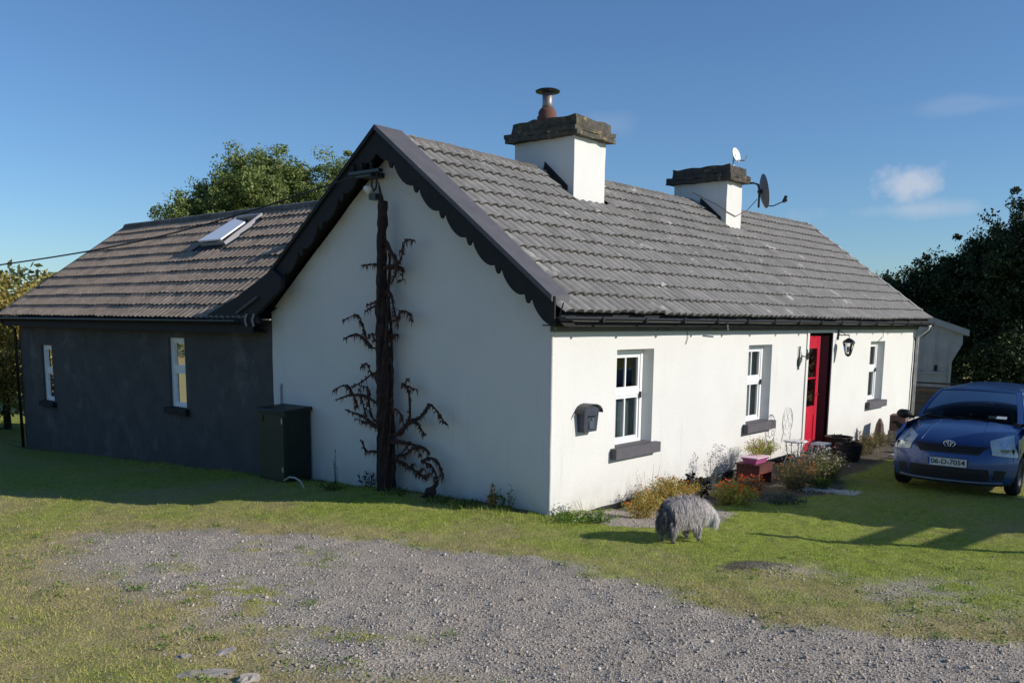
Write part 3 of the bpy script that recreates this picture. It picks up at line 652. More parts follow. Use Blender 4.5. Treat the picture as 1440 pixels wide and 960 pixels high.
# wing verge, fascia, gutter, barge
vb = MB(); vb.hexa([(-.34, 16.22, 2.30), (2.86, 16.22, 4.56), (2.86, 16.30, 4.56), (-.34, 16.30, 2.30), (-.34, 16.22, 2.43), (2.86, 16.22, 4.70), (2.86, 16.30, 4.70), (-.34, 16.30, 2.43)]); vb.build('verge_board', M_SILL, wroof)
MB().box(-.30, -.27, 5.9, 16.2, 2.14, 2.36).build('fascia', M_BLACKM, wroof)
MB().box(-.27, .02, 5.95, 16.2, 2.16, 2.18).build('soffit', M_BLACKM, wroof)
def gutter_mb(p0, p1, side, r=.065):
    mb = MB(); P = []
    p0 = Vector(p0); p1 = Vector(p1)
    for p in (p0, p1):
        ring = []
        for a in np.linspace(PI, 2 * PI, 8): ring.append(tuple(p + side * math.cos(a) * r + Vector((0, 0, math.sin(a) * r))))
        for a in np.linspace(2 * PI, PI, 8): ring.append(tuple(p + side * math.cos(a) * (r - .008) + Vector((0, 0, math.sin(a) * (r - .008)))))
        P.append(ring)
    return mb.grid(P, closed=True)
gutter_mb((-.38, 6.2, 2.36), (-.38, 16.25, 2.33), Vector((1, 0, 0))).build('gutter', M_BLACK, cot, smooth=True)
# main gutter
gz = 2.455
g = gutter_mb((-.22, -.31, gz), (14.5, -.31, gz - .03), Vector((0, 1, 0)), .055).build('gutter', M_BLACK, cot, smooth=True)
for i in range(15):
    xx = .55 + i * 1.0
    b = MB(); b.box(xx - .018, xx + .018, -.375, -.25, gz - .068 - .002 * i, gz - .048 - .002 * i); b.box(xx - .018, xx + .018, -.378, -.368, gz - .065, gz + .012); b.build('gutter_bracket', M_BLACK, g)
e = MB(); P = [(-.22, -.31 + .055 * math.cos(a), gz + .055 * math.sin(a)) for a in np.linspace(PI, 2 * PI, 9)]; e.poly(P); e.build('gutter_end', M_BLACK, g)
MB().box(-.16, 14.5, -.245, -.22, 2.34, 2.50).build('fascia', M_BLACKM, cot)
MB().box(-.16, 14.48, -.22, .03, 2.345, 2.36).build('soffit', M_BLACKM, cot)
# wall plate just under the soffit, painted dark
MB().box(-.02, 14.45, -.06, .02, 2.275, 2.343).build('wall_plate', mat('grey_wall_plate', (.10, .10, .10), (.16, .155, .15), scale=5, rough=.8), cot)
MB().tube([(-.18, -.30, 2.62), (-.20, -.26, 2.48), (-.16, -.16, 2.34), (-.05, -.08, 2.27)], .009).build('eave_cable', M_BLACK, cot)
# bargeboards with scalloped edge
def verge_z(y): return 5.018 - .745 * abs(2.9 - y)
def barge(y_from, y_to, x, sgn, per=.485):
    mb = MB(); L = abs(y_to - y_from); n = int(L / per * 26); top = []; bot = []
    for i in range(n + 1):
        d = L * i / n; y = y_from + (y_to - y_from) * i / n; f = ((d + .13) / per) % 1.0
        dep = .245
        if f < .74: dep += .12 * max(0, math.sin(PI * f / .74)) ** .5
        elif f < .94: dep += .105 * max(0, math.sin(PI * (f - .74) / .20)) ** .6
        zt = verge_z(y) - .01; top.append((y, zt)); bot.append((y, zt - dep - .03 * min(1, d / .25)))
    A = [(x, y, z) for y, z in top]; B = [(x, y, z) for y, z in bot]; C = [(x + .03, y, z) for y, z in bot]; Dd = [(x + .03, y, z) for y, z in top]
    mb.grid([Dd, A, B, C, Dd], flip=sgn < 0)
    mb.poly([A[-1], B[-1], C[-1], Dd[-1]])
    return mb.build('bargeboard', M_BLACKM, cot)
b1 = barge(2.9, -.22, -.25, 1); b2 = barge(2.9, 5.45, -.25, -1)
def capping(y0, y1, name, x0=-.285, xa=.07, xb=.22, parent=None, m=M_CAP):
    mb = MB(); P = []
    for k, y in enumerate(np.linspace(y0, y1, 9)):
        x1 = xa + (xb - xa) * k / 8; z = verge_z(y); P.append([(x0, y, z - .07), (x0, y, z), (x1, y, z - .004), (x1, y, z - .20)])
    mb.grid(P, flip=y1 < y0); mb.poly(P[0][::-1]); mb.poly(P[-1]); return mb.build(name, m, parent)
capping(-.20, 2.9, 'verge_capping', parent=b1); capping(6.15, 2.9, 'verge_capping', xa=-.15, xb=-.15, parent=b2, m=M_BLACKM)
# black soffit under the near verge
sf = MB()
for (ya, yb) in ((-.35, 2.9), (2.9, 5.6)): sf.quad((-.22, ya, roof_z(ya) - .10), (-.22, yb, roof_z(yb) - .10), (.02, yb, roof_z(yb) - .10), (.02, ya, roof_z(ya) - .10))
sf.build('verge_soffit', M_BLACKM, cot)
# flared black foot where bargeboard meets the extension eave
ft_ = MB(); PO = [(5.05, 3.02), (5.05, 2.86), (5.45, 2.62), (5.75, 2.44), (5.62, 2.31), (6.2, 2.30), (7.15, 2.33), (7.2, 2.43), (6.3, 2.72), (5.6, 3.0), (5.3, 3.15)]
ft_.poly([(-.33, y, z) for y, z in PO]); ft_.poly([(-.26, y, z) for y, z in PO][::-1])
for i in range(len(PO)): a = PO[i]; b = PO[(i + 1) % len(PO)]; ft_.quad((-.33, *a), (-.26, *a), (-.26, *b), (-.33, *b))
ft_.build('bargeboard_foot', M_BLACKM, cot)
ft2 = MB().tube([(-.36, 5.66, 2.72), (-.36, 6.25, 2.47)], .022, 6).build('bracket_strut', mat('dull_grey', (.10, .10, .115), rough=.7), cot)
for yy in (5.78, 5.98): MB().tube([(-.34, yy, 2.46), (-.36, yy + .03, 2.36), (-.34, yy + .02, 2.26)], .018, 6).build('insulator', mat('dull_grey_ceramic', (.25, .25, .26), rough=.6), cot)
# far verge
fv = MB(); P = [[(14.46, y, roof_z(y) + .09), (14.58, y, roof_z(y) + .09), (14.62, y, roof_z(y) + .05), (14.62, y, roof_z(y) - .12)] for y in np.linspace(-.1, 2.9, 10)]; fv.grid(P); fv.build('far_verge_trim', mat('pale_verge', (.42, .42, .43), (.3, .3, .31), scale=6, rough=.7), roof)
fv = MB(); P = [[(14.40, y, roof_z(y) + .02), (14.40, y, roof_z(y) + .085 + .01 * math.sin(y * 20)), (14.47, y, roof_z(y) + .088)] for y in np.linspace(-.1, 2.9, 60)]; fv.grid(P, flip=True); fv.build('far_verge_underlay', M_BLACKM, roof)
# downpipe
MB().tube([(14.42, -.31, 2.40), (14.42, -.29, 2.28), (14.40, -.16, 2.16), (14.36, -.08, 2.08), (14.34, -.09, -.3)], .036, 8).build('downpipe', mat('worn_white_downpipe', (.55, .55, .56), (.30, .30, .31), scale=5, rough=.5), cot, smooth=True)
MB().tube([(14.47, -.31, 2.40), (14.50, -.29, 2.26), (14.45, -.2, 2.16), (14.46, -.02, 2.06), (14.46, -.02, -.3)], .04, 8).build('downpipe', M_BLACK, cot, smooth=True)
MB().tube([(-.36, 16.2, 2.30), (-.30, 16.12, 2.20), (-.08, 16.05, 2.08), (-.06, 16.05, -.9)], .035, 8).build('downpipe', M_BLACK, cot, smooth=True)
# little cables on the wall
MB().tube([(3.25, -.012, 2.27), (3.27, -.02, 2.18), (3.22, -.02, 2.08)], .006, 5).build('wall_cable', mat('grey_cable', (.2, .2, .2), rough=.6), cot)
MB().tube([(12.0, -.02, 2.27), (12.02, -.02, 2.12), (11.75, -.02, 2.03)], .006, 5).build('wall_cable', MATS['grey_cable'], cot)
MB().tube([(3.9, -.34, 2.38), (4.2, -.2, 2.29)], .012, 5).build('eave_cable', M_BLACK, cot)

# ---- chimneys
def rough_box(mb, x0, x1, y0, y1, z0, z1, a=.02, seed=0, n=5):
    import itertools
    def P(x, y, z):
        v = Vector((x, y, z)); d = Vector((mnoise.noise(v * 5 + Vector((seed, 0, 0))), mnoise.noise(v * 5 + Vector((0, seed, 9))), mnoise.noise(v * 5 + Vector((3, 0, seed))))) * a; return tuple(v + d)
    ux_ = np.linspace(x0, x1, n + 2); uy = np.linspace(y0, y1, n + 4); uz = np.linspace(z0, z1, 4)
    for yy, fl in ((y0, False), (y1, True)): mb.grid([[P(x, yy, z) for x in ux_] for z in uz], flip=fl)
    for xx, fl in ((x0, True), (x1, False)): mb.grid([[P(xx, y, z) for y in uy] for z in uz], flip=fl)
    for zz, fl in ((z1, False), (z0, True)): mb.grid([[P(x, y, zz) for x in ux_] for y in uy], flip=fl)
for k, (x0, x1, y0, y1, z1, zt) in enumerate(CH):
    c = MB(); rough_box(c, x0, x1, y0, y1, 4.15, z1, .012, k); ch = c.build('chimney', M_WALL, roof, smooth=False)
    m_ = M_CHCAP if k == 0 else mat('dark_lichen_concrete', (0.10, 0.085, 0.07), (0.04, 0.038, 0.035), scale=9, rough=.95, bump=.9, bscale=24, bdist=.03, c3=(.24, .19, .11), s3=6, t3=.6, w3=.08)
    c = MB(); rough_box(c, x0 - .12, x1 + .12, y0 - .12, y1 + .12, z1, z1 + .07, .03, k + 3); rough_box(c, x0 - .13, x1 + .13, y0 - .13, y1 + .13, z1 + .07, z1 + .14, .03, k + 6)
    c.build('chimney_moulding', m_, ch)
    c = MB(); rough_box(c, x0 - .05, x1 + .05, y0 - .05, y1 + .05, z1 + .135, zt, .05, k + 9); c.build('chimney_cap', m_, ch)
    fl = MB(); fl.hexa([(x0 - .05, y0 + .12, roof_z(y0 + .12) + .02), (x0 + .003, y0 + .12, roof_z(y0 + .12) + .02), (x0 + .003, y0 + .6, roof_z(y0 + .6) + .02), (x0 - .05, y0 + .6, roof_z(y0 + .6) + .02),
                        (x0 - .015, y0 + .12, roof_z(y0 + .12) + .10), (x0 + .003, y0 + .12, roof_z(y0 + .12) + .10), (x0 + .003, y0 + .6, roof_z(y0 + .6) + .16), (x0 - .015, y0 + .6, roof_z(y0 + .6) + .16)]); fl.build('flashing', M_BLACKM, ch)
ch1 = [o for o in roof.children if o.name.startswith('chimney')]
pot = MB(); pot.lathe([(.17, 0), (.175, .12), (.15, .16), (.155, .2), (.12, .26)], 16).build('chimney_pot', M_TERRA, ch1[0], smooth=True, loc=(3.56, 2.95, 5.64))
MB().lathe([(.10, .0), (.085, .12), (.09, .30)], 14).build('flue_pipe', mat('dull_flue', (.30, .27, .27), (.2, .18, .18), scale=9, rough=.45, metal=.5), ch1[0], smooth=True, loc=(3.56, 2.95, 5.88))
MB().lathe([(.10, 0), (.20, .015), (.21, .035), (.17, .055), (.05, .07)], 16).build('flue_cowl', M_BLACK, ch1[0], smooth=False, loc=(3.56, 2.95, 6.15))
MB().box(3.72, 4.0, 2.62, 2.8, 5.66, 5.78).build('slate_slab', M_BLACKM, ch1[0])

# ---- skylight
sk = MB(); Ms = Matrix.Translation((SKY[0], SKY[2], wz(SKY[0]) + .045)) @ Matrix.Rotation(-AW, 4, 'Y')
wl = (SKY[1] - SKY[0]) / math.cos(AW); hl = SKY[3] - SKY[2]
for b in ((0, .06, 0, hl), (wl - .06, wl, 0, hl), (.06, wl - .06, 0, .06), (.06, wl - .06, hl - .06, hl)): sk.box(b[0], b[1], b[2], b[3], -.06, .055, Ms)
sko = sk.build('skylight', mat('grey_skylight_frame', (.30, .29, .31), rough=.5), cot)
w_ = MB(); w_.box(.06, wl - .06, .06, hl - .06, -.055, -.045, Ms); w_.build('skylight_well', mat('dark_blue_glass', (.03, .045, .08), rough=.15, spec=.6), sko)
Mq = Ms @ Matrix.Translation((.45, 0, .07)) @ Matrix.Rotation(R(4), 4, 'Y') @ Matrix.Translation((-.40, 0, 0))
w_ = MB(); w_.hexa([tuple(Mq @ Vector(v)) for v in ((-.06, .04, 0), (-.06, hl - .02, 0), (.96, hl - .02, -.01), (.74, hl * .22, -.01), (-.06, .04, .03), (-.06, hl - .02, .03), (.96, hl - .02, .02), (.74, hl * .22, .02))]); w_.build('sash', mat('white_glare_panel', (.92, .92, .93), rough=.25, spec=.6), sko)  # white panel, its slanted outline paints the glare on the skylight glass
w_ = MB(); w_.box(-.16, .0, -.02, hl + .06, -.045, .0, Ms); w_.build('skylight_apron', M_BLACKM, sko)

# ------------------------------------------------------------------ things on the cottage
# mailbox (house shaped)
t = thing('mailbox', 'small dark house shaped letter box on the sunlit white wall', 'mailbox', (.68, 0, 1.0)); t.scale = (.76, .85, .80)
MB().hexa([(-.17, -.13, 0), (.19, -.13, 0), (.19, 0, .0), (-.17, 0, 0), (-.20, -.15, .33), (.22, -.15, .33), (.22, 0, .33), (-.20, 0, .33)]).build('box', M_MAILBOX, t)
r_ = MB(); P = []
for yy in (-.19, .0): P.append([(.01 + .27 * math.cos(a), yy, .30 + .14 * math.sin(a) + .0) for a in np.linspace(PI, 0, 9)])
Q = [[(x, y, z + .014) for x, y, z in row] for row in P]
r_.grid(P, flip=False); r_.grid(Q, flip=True)
for row0, row1 in ((P[0], Q[0]),): r_.grid([row0, row1])
r_.build('roof', mat('dark_tin', (.055, .055, .06), rough=.45), t)
MB().poly([(.01 + .22 * math.cos(a), -.152, .32 + .115 * math.sin(a)) for a in np.linspace(0, PI, 9)]).build('gable_front', M_MAILBOX, t)
MB().box(-.09, .12, -.158, -.15, .24, .262).build('letter_slot', M_BLACK, t)
MB().box(-.05, .09, -.150, -.138, .05, .18).build('door_panel', mat('mailbox_panel', (.075, .09, .12), rough=.4), t)
MB().lathe([(.012, 0), (.014, .01)], 8, Matrix.Translation((.02, -.16, .21)) @ Matrix.Rotation(R(90), 4, 'X')).build('lock', M_STEEL, t)
# lantern
t = thing('wall_lantern', 'black carriage lantern on a wall bracket right of the red door', 'lantern', (9.32, 0, 2.10))
MB().box(-.03, .03, -.025, 0, -.02, .22).build('backplate', M_BLACK, t)
MB().tube([(0, -.02, .07), (0, -.24, .075)], .011, 6).tube([(0, -.02, .17), (0, -.10, .13), (0, -.16, .08)], .007, 6).tube([(0, -.235, .08), (0, -.235, .03)], .008, 6).build('bracket', M_BLACK, t)
MB().lathe([(.13, -.06), (.10, -.015), (.05, .02), (.015, .04)], 6, Matrix.Translation((0, -.235, -.02))).build('hood', M_BLACK, t)
MB().lathe([(.055, -.30), (.105, -.085)], 6, Matrix.Translation((0, -.235, 0)), cap=False).build('glass', glass('lantern_glass', (.9, .92, .9)), t)
cg = MB()
for k in range(6): a = k * PI / 3; cg.tube([(.108 * math.cos(a), -.235 + .108 * math.sin(a), -.08), (.057 * math.cos(a), -.235 + .057 * math.sin(a), -.30)], .006, 4)
cg.build('cage', M_BLACK, t); MB().lathe([(.02, -.35), (.06, -.315), (.06, -.295)], 8, Matrix.Translation((0, -.235, 0))).build('base', M_BLACK, t)
MB().lathe([(.02, 0), (.032, .06), (.02, .11)], 8, Matrix.Translation((0, -.235, -.26))).build('bulb', M_WHITEM, t)
# wrought iron hook left of the door
t = thing('wall_bracket', 'small green and black iron bracket on the wall left of the red door', 'bracket', (7.42, 0, 1.6))
m_i = mat('verdigris_iron', (.06, .10, .08), (.03, .04, .035), scale=20, rough=.7)
MB().tube([(0, -.02, -.05), (0, -.03, .38)], .014, 6).tube([(0, -.03, .14), (.06, -.06, .20), (.16, -.10, .18), (.20, -.1, .26), (.16, -.1, .32)], .012, 6).blob((0, -.03, .10), (.045, .03, .09), 2).blob((.20, -.1, .20), (.04, .03, .07), 5).build('hook', m_i, t)
# satellite dishes on the far chimney
def dish(name, label, loc, axis_dir, r, m, arm):
    t = thing(name, label, 'satellite dish', loc); ax = Vector(axis_dir).normalized(); M = ax.to_track_quat('Z', 'Y').to_matrix().to_4x4()
    MB().lathe([(.02, 0.0)] + [(r * k / 8, .16 * r * (k / 8) ** 2 * 1.6) for k in range(1, 9)], 28, M, cap=False).lathe([(.02, -.012)] + [(r * k / 8, .16 * r * (k / 8) ** 2 * 1.6 - .012) for k in range(1, 9)], 28, M, cap=False).build('reflector', m, t, smooth=True)
    return t, M
t, M = dish('satellite_dish', 'large grey satellite dish on a curved arm beside the far chimney', (9.75, 2.0, 5.17), (.60, -.80, .18), .36, M_DISH, None)
MB().tube([(-.42, .12, .13), (-.30, .02, .15), (-.20, -.03, .12), (-.17, -.05, 0), (-.17, -.05, -.35)], .022, 8).tube([(-.17, -.05, -.02), (-.02, .02, 0)], .045, 8).build('mounting_arm', M_BLACK, t, smooth=True)
MB().tube([M @ Vector((0, -.30, .05)), M @ Vector((.0, -.34, .22)), M @ Vector((.0, -.28, .46))], .012, 6).build('feed_arm', M_BLACK, t)
MB().tube([M @ Vector((0, -.30, .44)), M @ Vector((0, -.18, .52))], .035, 8).box(-.03, .03, -.03, .03, -.03, .05, M @ Matrix.Translation((0, -.27, .47))).build('receiver', M_BLACK, t)
MB().box(9.285, 9.32, 2.24, 2.5, 5.12, 5.38, Matrix.Translation((-9.75, -2.0, -5.17))).build('wall_plate', M_BLACK, t)
t, M = dish('satellite_dish', 'small pale satellite dish standing on top of the far chimney', (8.93, 2.22, 5.83), (-.05, -.9, .25), .15, M_WHITEM, None)
MB().tube([(0, .03, -.24), (0, .03, 0), (0, 0, 0)], .018, 6).build('mast', M_STEEL, t); MB().tube([(0, -.01, -.10), (.04, -.2, -.12), (.06, -.24, -.02)], .012, 6).build('feed_arm', M_STEEL, t)
# chimney cables
MB().tube([(7.9, 2.6, 5.0), (8.4, 2.3, 4.78), (8.61, 2.185, 4.66), (9.0, 2.18, 4.6), (9.35, 2.1, 4.75), (9.6, 2.0, 5.0)], .008, 5).build('chimney_cable', M_BLACK, cot)
# power cable + gable bracket + security light
t = thing('power_cable', 'black overhead cable from the gable peak sweeping left over the extension roof', 'cable', (-.33, 3.13, 4.36))
p = [];
for i in range(41):
    k = i / 40; p.append((-2.6 * k - .05, 5.4 * 1.03 * k + 0, (-1.18) * k - .30 * math.sin(PI * min(1, k * 1.0)) * .55))
t_end = p[-1]
p += [(-2.6 * k - .05, 5.56 * k, -1.18 * k + .10 * (k - 1)) for k in (1.5, 2.2)]
MB().tube(p, .011, 6).build('wire', M_BLACK, t)
t = thing('cable_bracket', 'dark bracket with insulators and looped cable under the gable peak', 'bracket', (-.10, 3.1, 4.4))
MB().box(-.16, .10, -.08, .24, -.05, .02).box(-.20, -.12, -.30, .34, -.01, .03).build('bracket', M_BLACK, t)
for yy in (-.12, .08, .26): MB().lathe([(.02, -.06), (.035, -.03), (.02, 0), (.035, .03), (.015, .06)], 8, Matrix.Translation((-.17, yy, .08))).build('insulator', M_BLACK, t)
MB().tube([(-.15, -.10, .06), (-.17, -.12, -.20), (-.17, -.17, -.26), (-.17, -.22, -.20), (-.15, -.22, .05)], .014, 6).build('cable_loop', M_BLACK, t)
t = thing('security_light', 'small white and black security lamp on the gable left of the tree top', 'lamp', (-.02, 3.24, 4.17))
MB().lathe([(.03, 0), (.075, .06), (.08, .10), (.02, .13)], 12, Matrix.Translation((-.08, 0, -.03))).build('lamp_head', M_WHITEM, t, smooth=True)
MB().box(-.10, .04, -.16, -.02, -.11, -.03).build('sensor', M_BLACK, t); MB().box(-.03, .03, -.03, .05, -.02, .12).build('mounting_plate', M_WHITEM, t)

# ------------------------------------------------------------------ dead climber trunk on the gable
BR = [([(-0.25,2.5,3.14),(-0.25,2.43,3.2),(-0.25,2.38,3.34),(-0.25,2.35,3.43),(-0.25,2.26,3.46),(-0.25,2.17,3.44)],0.014),([(-0.25,2.74,3.5),(-0.25,2.64,3.33),(-0.25,2.53,3.23),(-0.25,2.49,3.11),(-0.25,2.53,3.01),(-0.25,2.62,2.89)],0.019),([(-0.15,2.59,3.11),(-0.15,2.52,3.09),(-0.15,2.49,2.99),(-0.15,2.53,2.91)],0.012),([(-0.15,3.04,3.16),(-0.15,3.18,3.16),(-0.15,3.33,3.15)],0.014),([(-0.24,2.95,2.64),(-0.24,3.08,2.6),(-0.24,3.16,2.59)],0.014),([(-0.23,2.96,2.58),(-0.23,3.1,2.54),(-0.23,3.18,2.51)],0.014),([(-0.22,2.69,2.78),(-0.22,2.63,2.63),(-0.22,2.56,2.44),(-0.22,2.52,2.31)],0.014),([(-0.18,2.59,2.39),(-0.18,2.52,2.49),(-0.18,2.42,2.51),(-0.18,2.32,2.47),(-0.18,2.26,2.36)],0.014),([(-0.21,3.2,2.1),(-0.21,3.26,2.26),(-0.21,3.35,2.42),(-0.21,3.44,2.46),(-0.21,3.69,2.38)],0.014),([(-0.21,3.09,2.0),(-0.21,3.25,2.12),(-0.21,3.43,2.18),(-0.21,3.69,2.11)],0.019),([(-0.21,3.01,2.09),(-0.21,3.06,2.19),(-0.21,3.16,2.16)],0.01),([(-0.16,2.59,2.19),(-0.16,2.7,2.17),(-0.16,2.76,2.07)],0.01),([(-0.19,3.03,1.62),(-0.19,3.13,1.64),(-0.19,3.22,1.77),(-0.19,3.34,1.71)],0.014),([(-0.19,3.05,1.64),(-0.19,3.29,1.52),(-0.19,3.51,1.42)],0.012),([(-0.23,3.49,1.3),(-0.23,3.6,1.42),(-0.23,3.76,1.41),(-0.23,3.91,1.34)],0.012),([(-0.26,2.95,1.22),(-0.26,3.16,1.3),(-0.26,3.49,1.3),(-0.26,3.82,1.21)],0.021),([(-0.25,3.38,1.12),(-0.25,3.42,1.31)],0.012),([(-0.21,3.22,0.99),(-0.21,3.29,1.17),(-0.21,3.37,1.4)],0.012),([(-0.19,3.09,0.97),(-0.19,3.19,1.2),(-0.19,3.17,1.39),(-0.19,3.32,1.44)],0.012),([(-0.17,3.05,0.87),(-0.17,3.35,0.99),(-0.17,3.75,1.06)],0.024),([(-0.14,3.09,0.87),(-0.14,3.3,0.9),(-0.14,3.5,0.93)],0.014),([(-0.14,3.08,0.49),(-0.14,3.33,0.49),(-0.14,3.41,0.63)],0.017),([(-0.2,2.62,0.78),(-0.2,2.41,0.93),(-0.2,2.31,1.08),(-0.2,2.34,1.42),(-0.2,2.44,1.51),(-0.2,2.31,1.6)],0.017),([(-0.18,2.46,1.5),(-0.18,2.31,1.47),(-0.18,2.2,1.45)],0.014),([(-0.19,2.56,0.8),(-0.19,2.35,0.98),(-0.19,2.09,1.09),(-0.19,1.94,1.26),(-0.19,1.78,1.17),(-0.19,1.63,1.02)],0.021),([(-0.25,2.28,0.99),(-0.25,2.14,1.01),(-0.25,2.05,0.93),(-0.25,1.95,0.84)],0.017),([(-0.2,2.43,0.91),(-0.2,2.5,1.09),(-0.2,2.62,1.16)],0.01),([(-0.21,2.53,0.7),(-0.21,2.27,0.69),(-0.21,2.0,0.65),(-0.21,1.92,0.58)],0.024),([(-0.17,2.62,0.47),(-0.17,2.37,0.67)],0.014),([(-0.14,2.5,0.5),(-0.14,2.31,0.64),(-0.14,2.14,0.54)],0.014),([(-0.18,2.61,0.42),(-0.18,2.36,0.36),(-0.18,2.18,0.29),(-0.18,1.98,0.22)],0.019),([(-0.16,2.39,0.33),(-0.16,2.26,0.42)],0.014),([(-0.2,2.18,0.28),(-0.2,2.03,0.38)],0.014),([(-0.26,1.99,0.27),(-0.26,1.83,0.34)],0.014),([(-0.22,2.06,0.47),(-0.22,1.87,0.54),(-0.22,1.72,0.47),(-0.22,1.65,0.29)],0.019),([(-0.16,2.07,0.46),(-0.16,1.9,0.39),(-0.16,1.8,0.2)],0.014),([(-0.25,1.73,0.23),(-0.25,1.84,0.08),(-0.25,1.98,-0.06)],0.052)]
t = thing('dead_climber', 'bare dark trunk with drooping dead branches standing against the white gable', 'tree trunk', (-.2, 2.83, 0))
def loc(p): return (p[0] + .2, p[1] - 2.83, p[2])
def rough_tube(path, radii, n=8, amp=.3, sub=6, seed=0, m=None):
    pts = []; rs = []
    for i in range(len(path) - 1):
        a, b = Vector(path[i]), Vector(path[i + 1])
        for k in range(sub):
            f = k / sub; p = a.lerp(b, f); r = radii[i] + (radii[i + 1] - radii[i]) * f
            j = r * amp * .8; pts.append(p + Vector((mnoise.noise(p * 9 + Vector((seed, 0, 0))), mnoise.noise(p * 9 + Vector((0, seed, 5))), mnoise.noise(p * 9 + Vector((2, 1, seed))))) * j)
            rs.append(r * (1 + amp * mnoise.noise(p * 23 + Vector((seed, seed, 0))) * 1.6))
    pts.append(Vector(path[-1])); rs.append(radii[-1])
    return (m or MB()).tube(pts, rs, n)
tr = rough_tube([(-.0, -.02, -.25), (0, -.01, .1), (0, .0, .7), (0, .03, 1.7), (0, .05, 2.6), (0, .04, 3.3), (.02, .02, 4.01)], [.15, .105, .095, .10, .085, .075, .065], 14, .22, 9, 3)
trunk = tr.build('trunk', M_BARK, t, smooth=True)
iv = MB()
for s in range(7):
    a0 = s * .9; p = [(.0 + .10 * math.cos(a0 + z * 1.1), -.012 + (.135 - .022 * z) * math.sin(a0 + z * 1.1), z) for z in np.arange(-.1, (3.9, 2.3, 3.4, 1.7, 2.8, 3.6, 2.0)[s], .15)]
    rough_tube(p, [.026 - .005 * i / len(p) for i in range(len(p))], 6, .5, 2, s, iv)
iv.build('ivy_stems', M_BARK, trunk, smooth=True)
rough_tube([(0, .0, 3.95), (0, .05, 4.12), (.02, .11, 4.27)], [.04, .02, .006], 6, .3, 3, 8).build('broken_tip', M_BARK, trunk)
lvs = {}
for k, (pp, r) in enumerate(BR):
    pts = [loc(p) for p in pp]
    if r < .05 and abs(pts[0][1]) < .36: pts = [Vector((-.02, .0, pts[0][2] - .02))] + pts
    if r < .05:
        sm_ = []
        for i in range(len(pts) - 1):
            q0 = Vector(pts[max(i - 1, 0)]); q1 = Vector(pts[i]); q2 = Vector(pts[i + 1]); q3 = Vector(pts[min(i + 2, len(pts) - 1)])
            for f in (0, .33, .66): sm_.append(.5 * (2 * q1 + (q2 - q0) * f + (2 * q0 - 5 * q1 + 4 * q2 - q3) * f * f + (3 * q1 - q0 - 3 * q2 + q3) * f ** 3))
        pts = sm_ + [Vector(pts[-1])]
    rr = [r * 1.25 * (1.15 - .8 * (i / (len(pts) - 1)) ** 1.5) for i in range(len(pts))] if r < .05 else [.045, .07, .09]
    b = rough_tube(pts, rr, 6, .6, 2, k)
    if r < .05:   # withered drooping leaves along the branch
        lv = lvs.setdefault(0, MB())
        for q_ in range(int(10 + 46 * sum((Vector(pts[j + 1]) - Vector(pts[j])).length for j in range(len(pts) - 1)))):
            j = random.randrange(1, len(pts)); p = Vector(pts[j - 1]).lerp(Vector(pts[j]), random.random()); sy = random.choice((-1, 1)) * random.uniform(.2, 1)
            e = p + Vector((random.uniform(-.03, .02), sy * .045, random.uniform(-.02, .015))); e2 = e + Vector((0, sy * .02, -random.uniform(.03, .11))); w = Vector((random.uniform(-.4, .4), .5, .8)).normalized() * random.uniform(.010, .022)
            lv.quad(p - w * .5, p + w * .5, e + w, e - w); lv.poly([e - w, e + w, e2])
    b.build('branch', M_BARK, t, smooth=False)

o = lvs[0].build('dead_leaves', mat('dead_leaf', (.13, .055, .04), (.06, .03, .025), scale=20, rough=.8), t); o['kind'] = 'stuff'

# oil boiler box
t = thing('boiler_box', 'dark green metal boiler cabinet standing against the white gable', 'boiler', (0, 4.79, -.2))
M_GREEN = mat('dark_olive_paint', (.040, .045, .022), (.032, .036, .020), scale=3, rough=.55); M_GREEND = mat('very_dark_green', (.018, .024, .016), rough=.5)
MB().box(-.50, -.03, 0, .72, .06, 1.16).build('cabinet', M_GREEND, t)
MB().box(-.515, -.502, .03, .69, .10, 1.10).build('door_panel', M_GREEN, t)
MB().hexa([(-.54, -.03, 1.16), (-.0, -.03, 1.16), (-.0, .75, 1.16), (-.54, .75, 1.16), (-.52, -.01, 1.19), (-.0, -.01, 1.22), (-.0, .73, 1.22), (-.52, .73, 1.19)]).build('lid', M_GREEND, t)
MB().box(-.53, -.516, .56, .62, .98, 1.08).build('latch', M_BLACK, t)
for zz in (.22, .98): MB().box(-.528, -.514, .045, .075, zz, zz + .08).build('hinge', M_STEEL, t)
for k in range(5): MB().box(-.42, -.12, -.012, -.002, .85 + k * .04, .868 + k * .04).build('louvre', M_GREEN, t)
MB().box(-.45, -.1, .1, .6, 0, .06).build('base', M_STONE, t)
t = thing('hose', 'short white plastic pipe arching out of the shaded grass by the boiler cabinet', 'pipe', (-.6, 4.45, H1(-.6, 4.45)))
MB().tube([(.0, .26, .06), (0, .12, .13), (0, -.02, .135), (0, -.15, .10), (0, -.24, .0), (0, -.25, -.08)], .013, 8).build('pipe', mat('off_white_hose', (.45, .45, .42), rough=.5), t, smooth=True)
t = thing('vent_pipe', 'thin pale pipe on the gable just above the boiler cabinet', 'pipe', (-.03, 5.55, 1.0))
MB().tube([(0, 0, -.05), (0, 0, .30), (.02, 0, .34)], .014, 6).build('pipe', mat('grey_pipe', (.25, .26, .28), rough=.5), t)

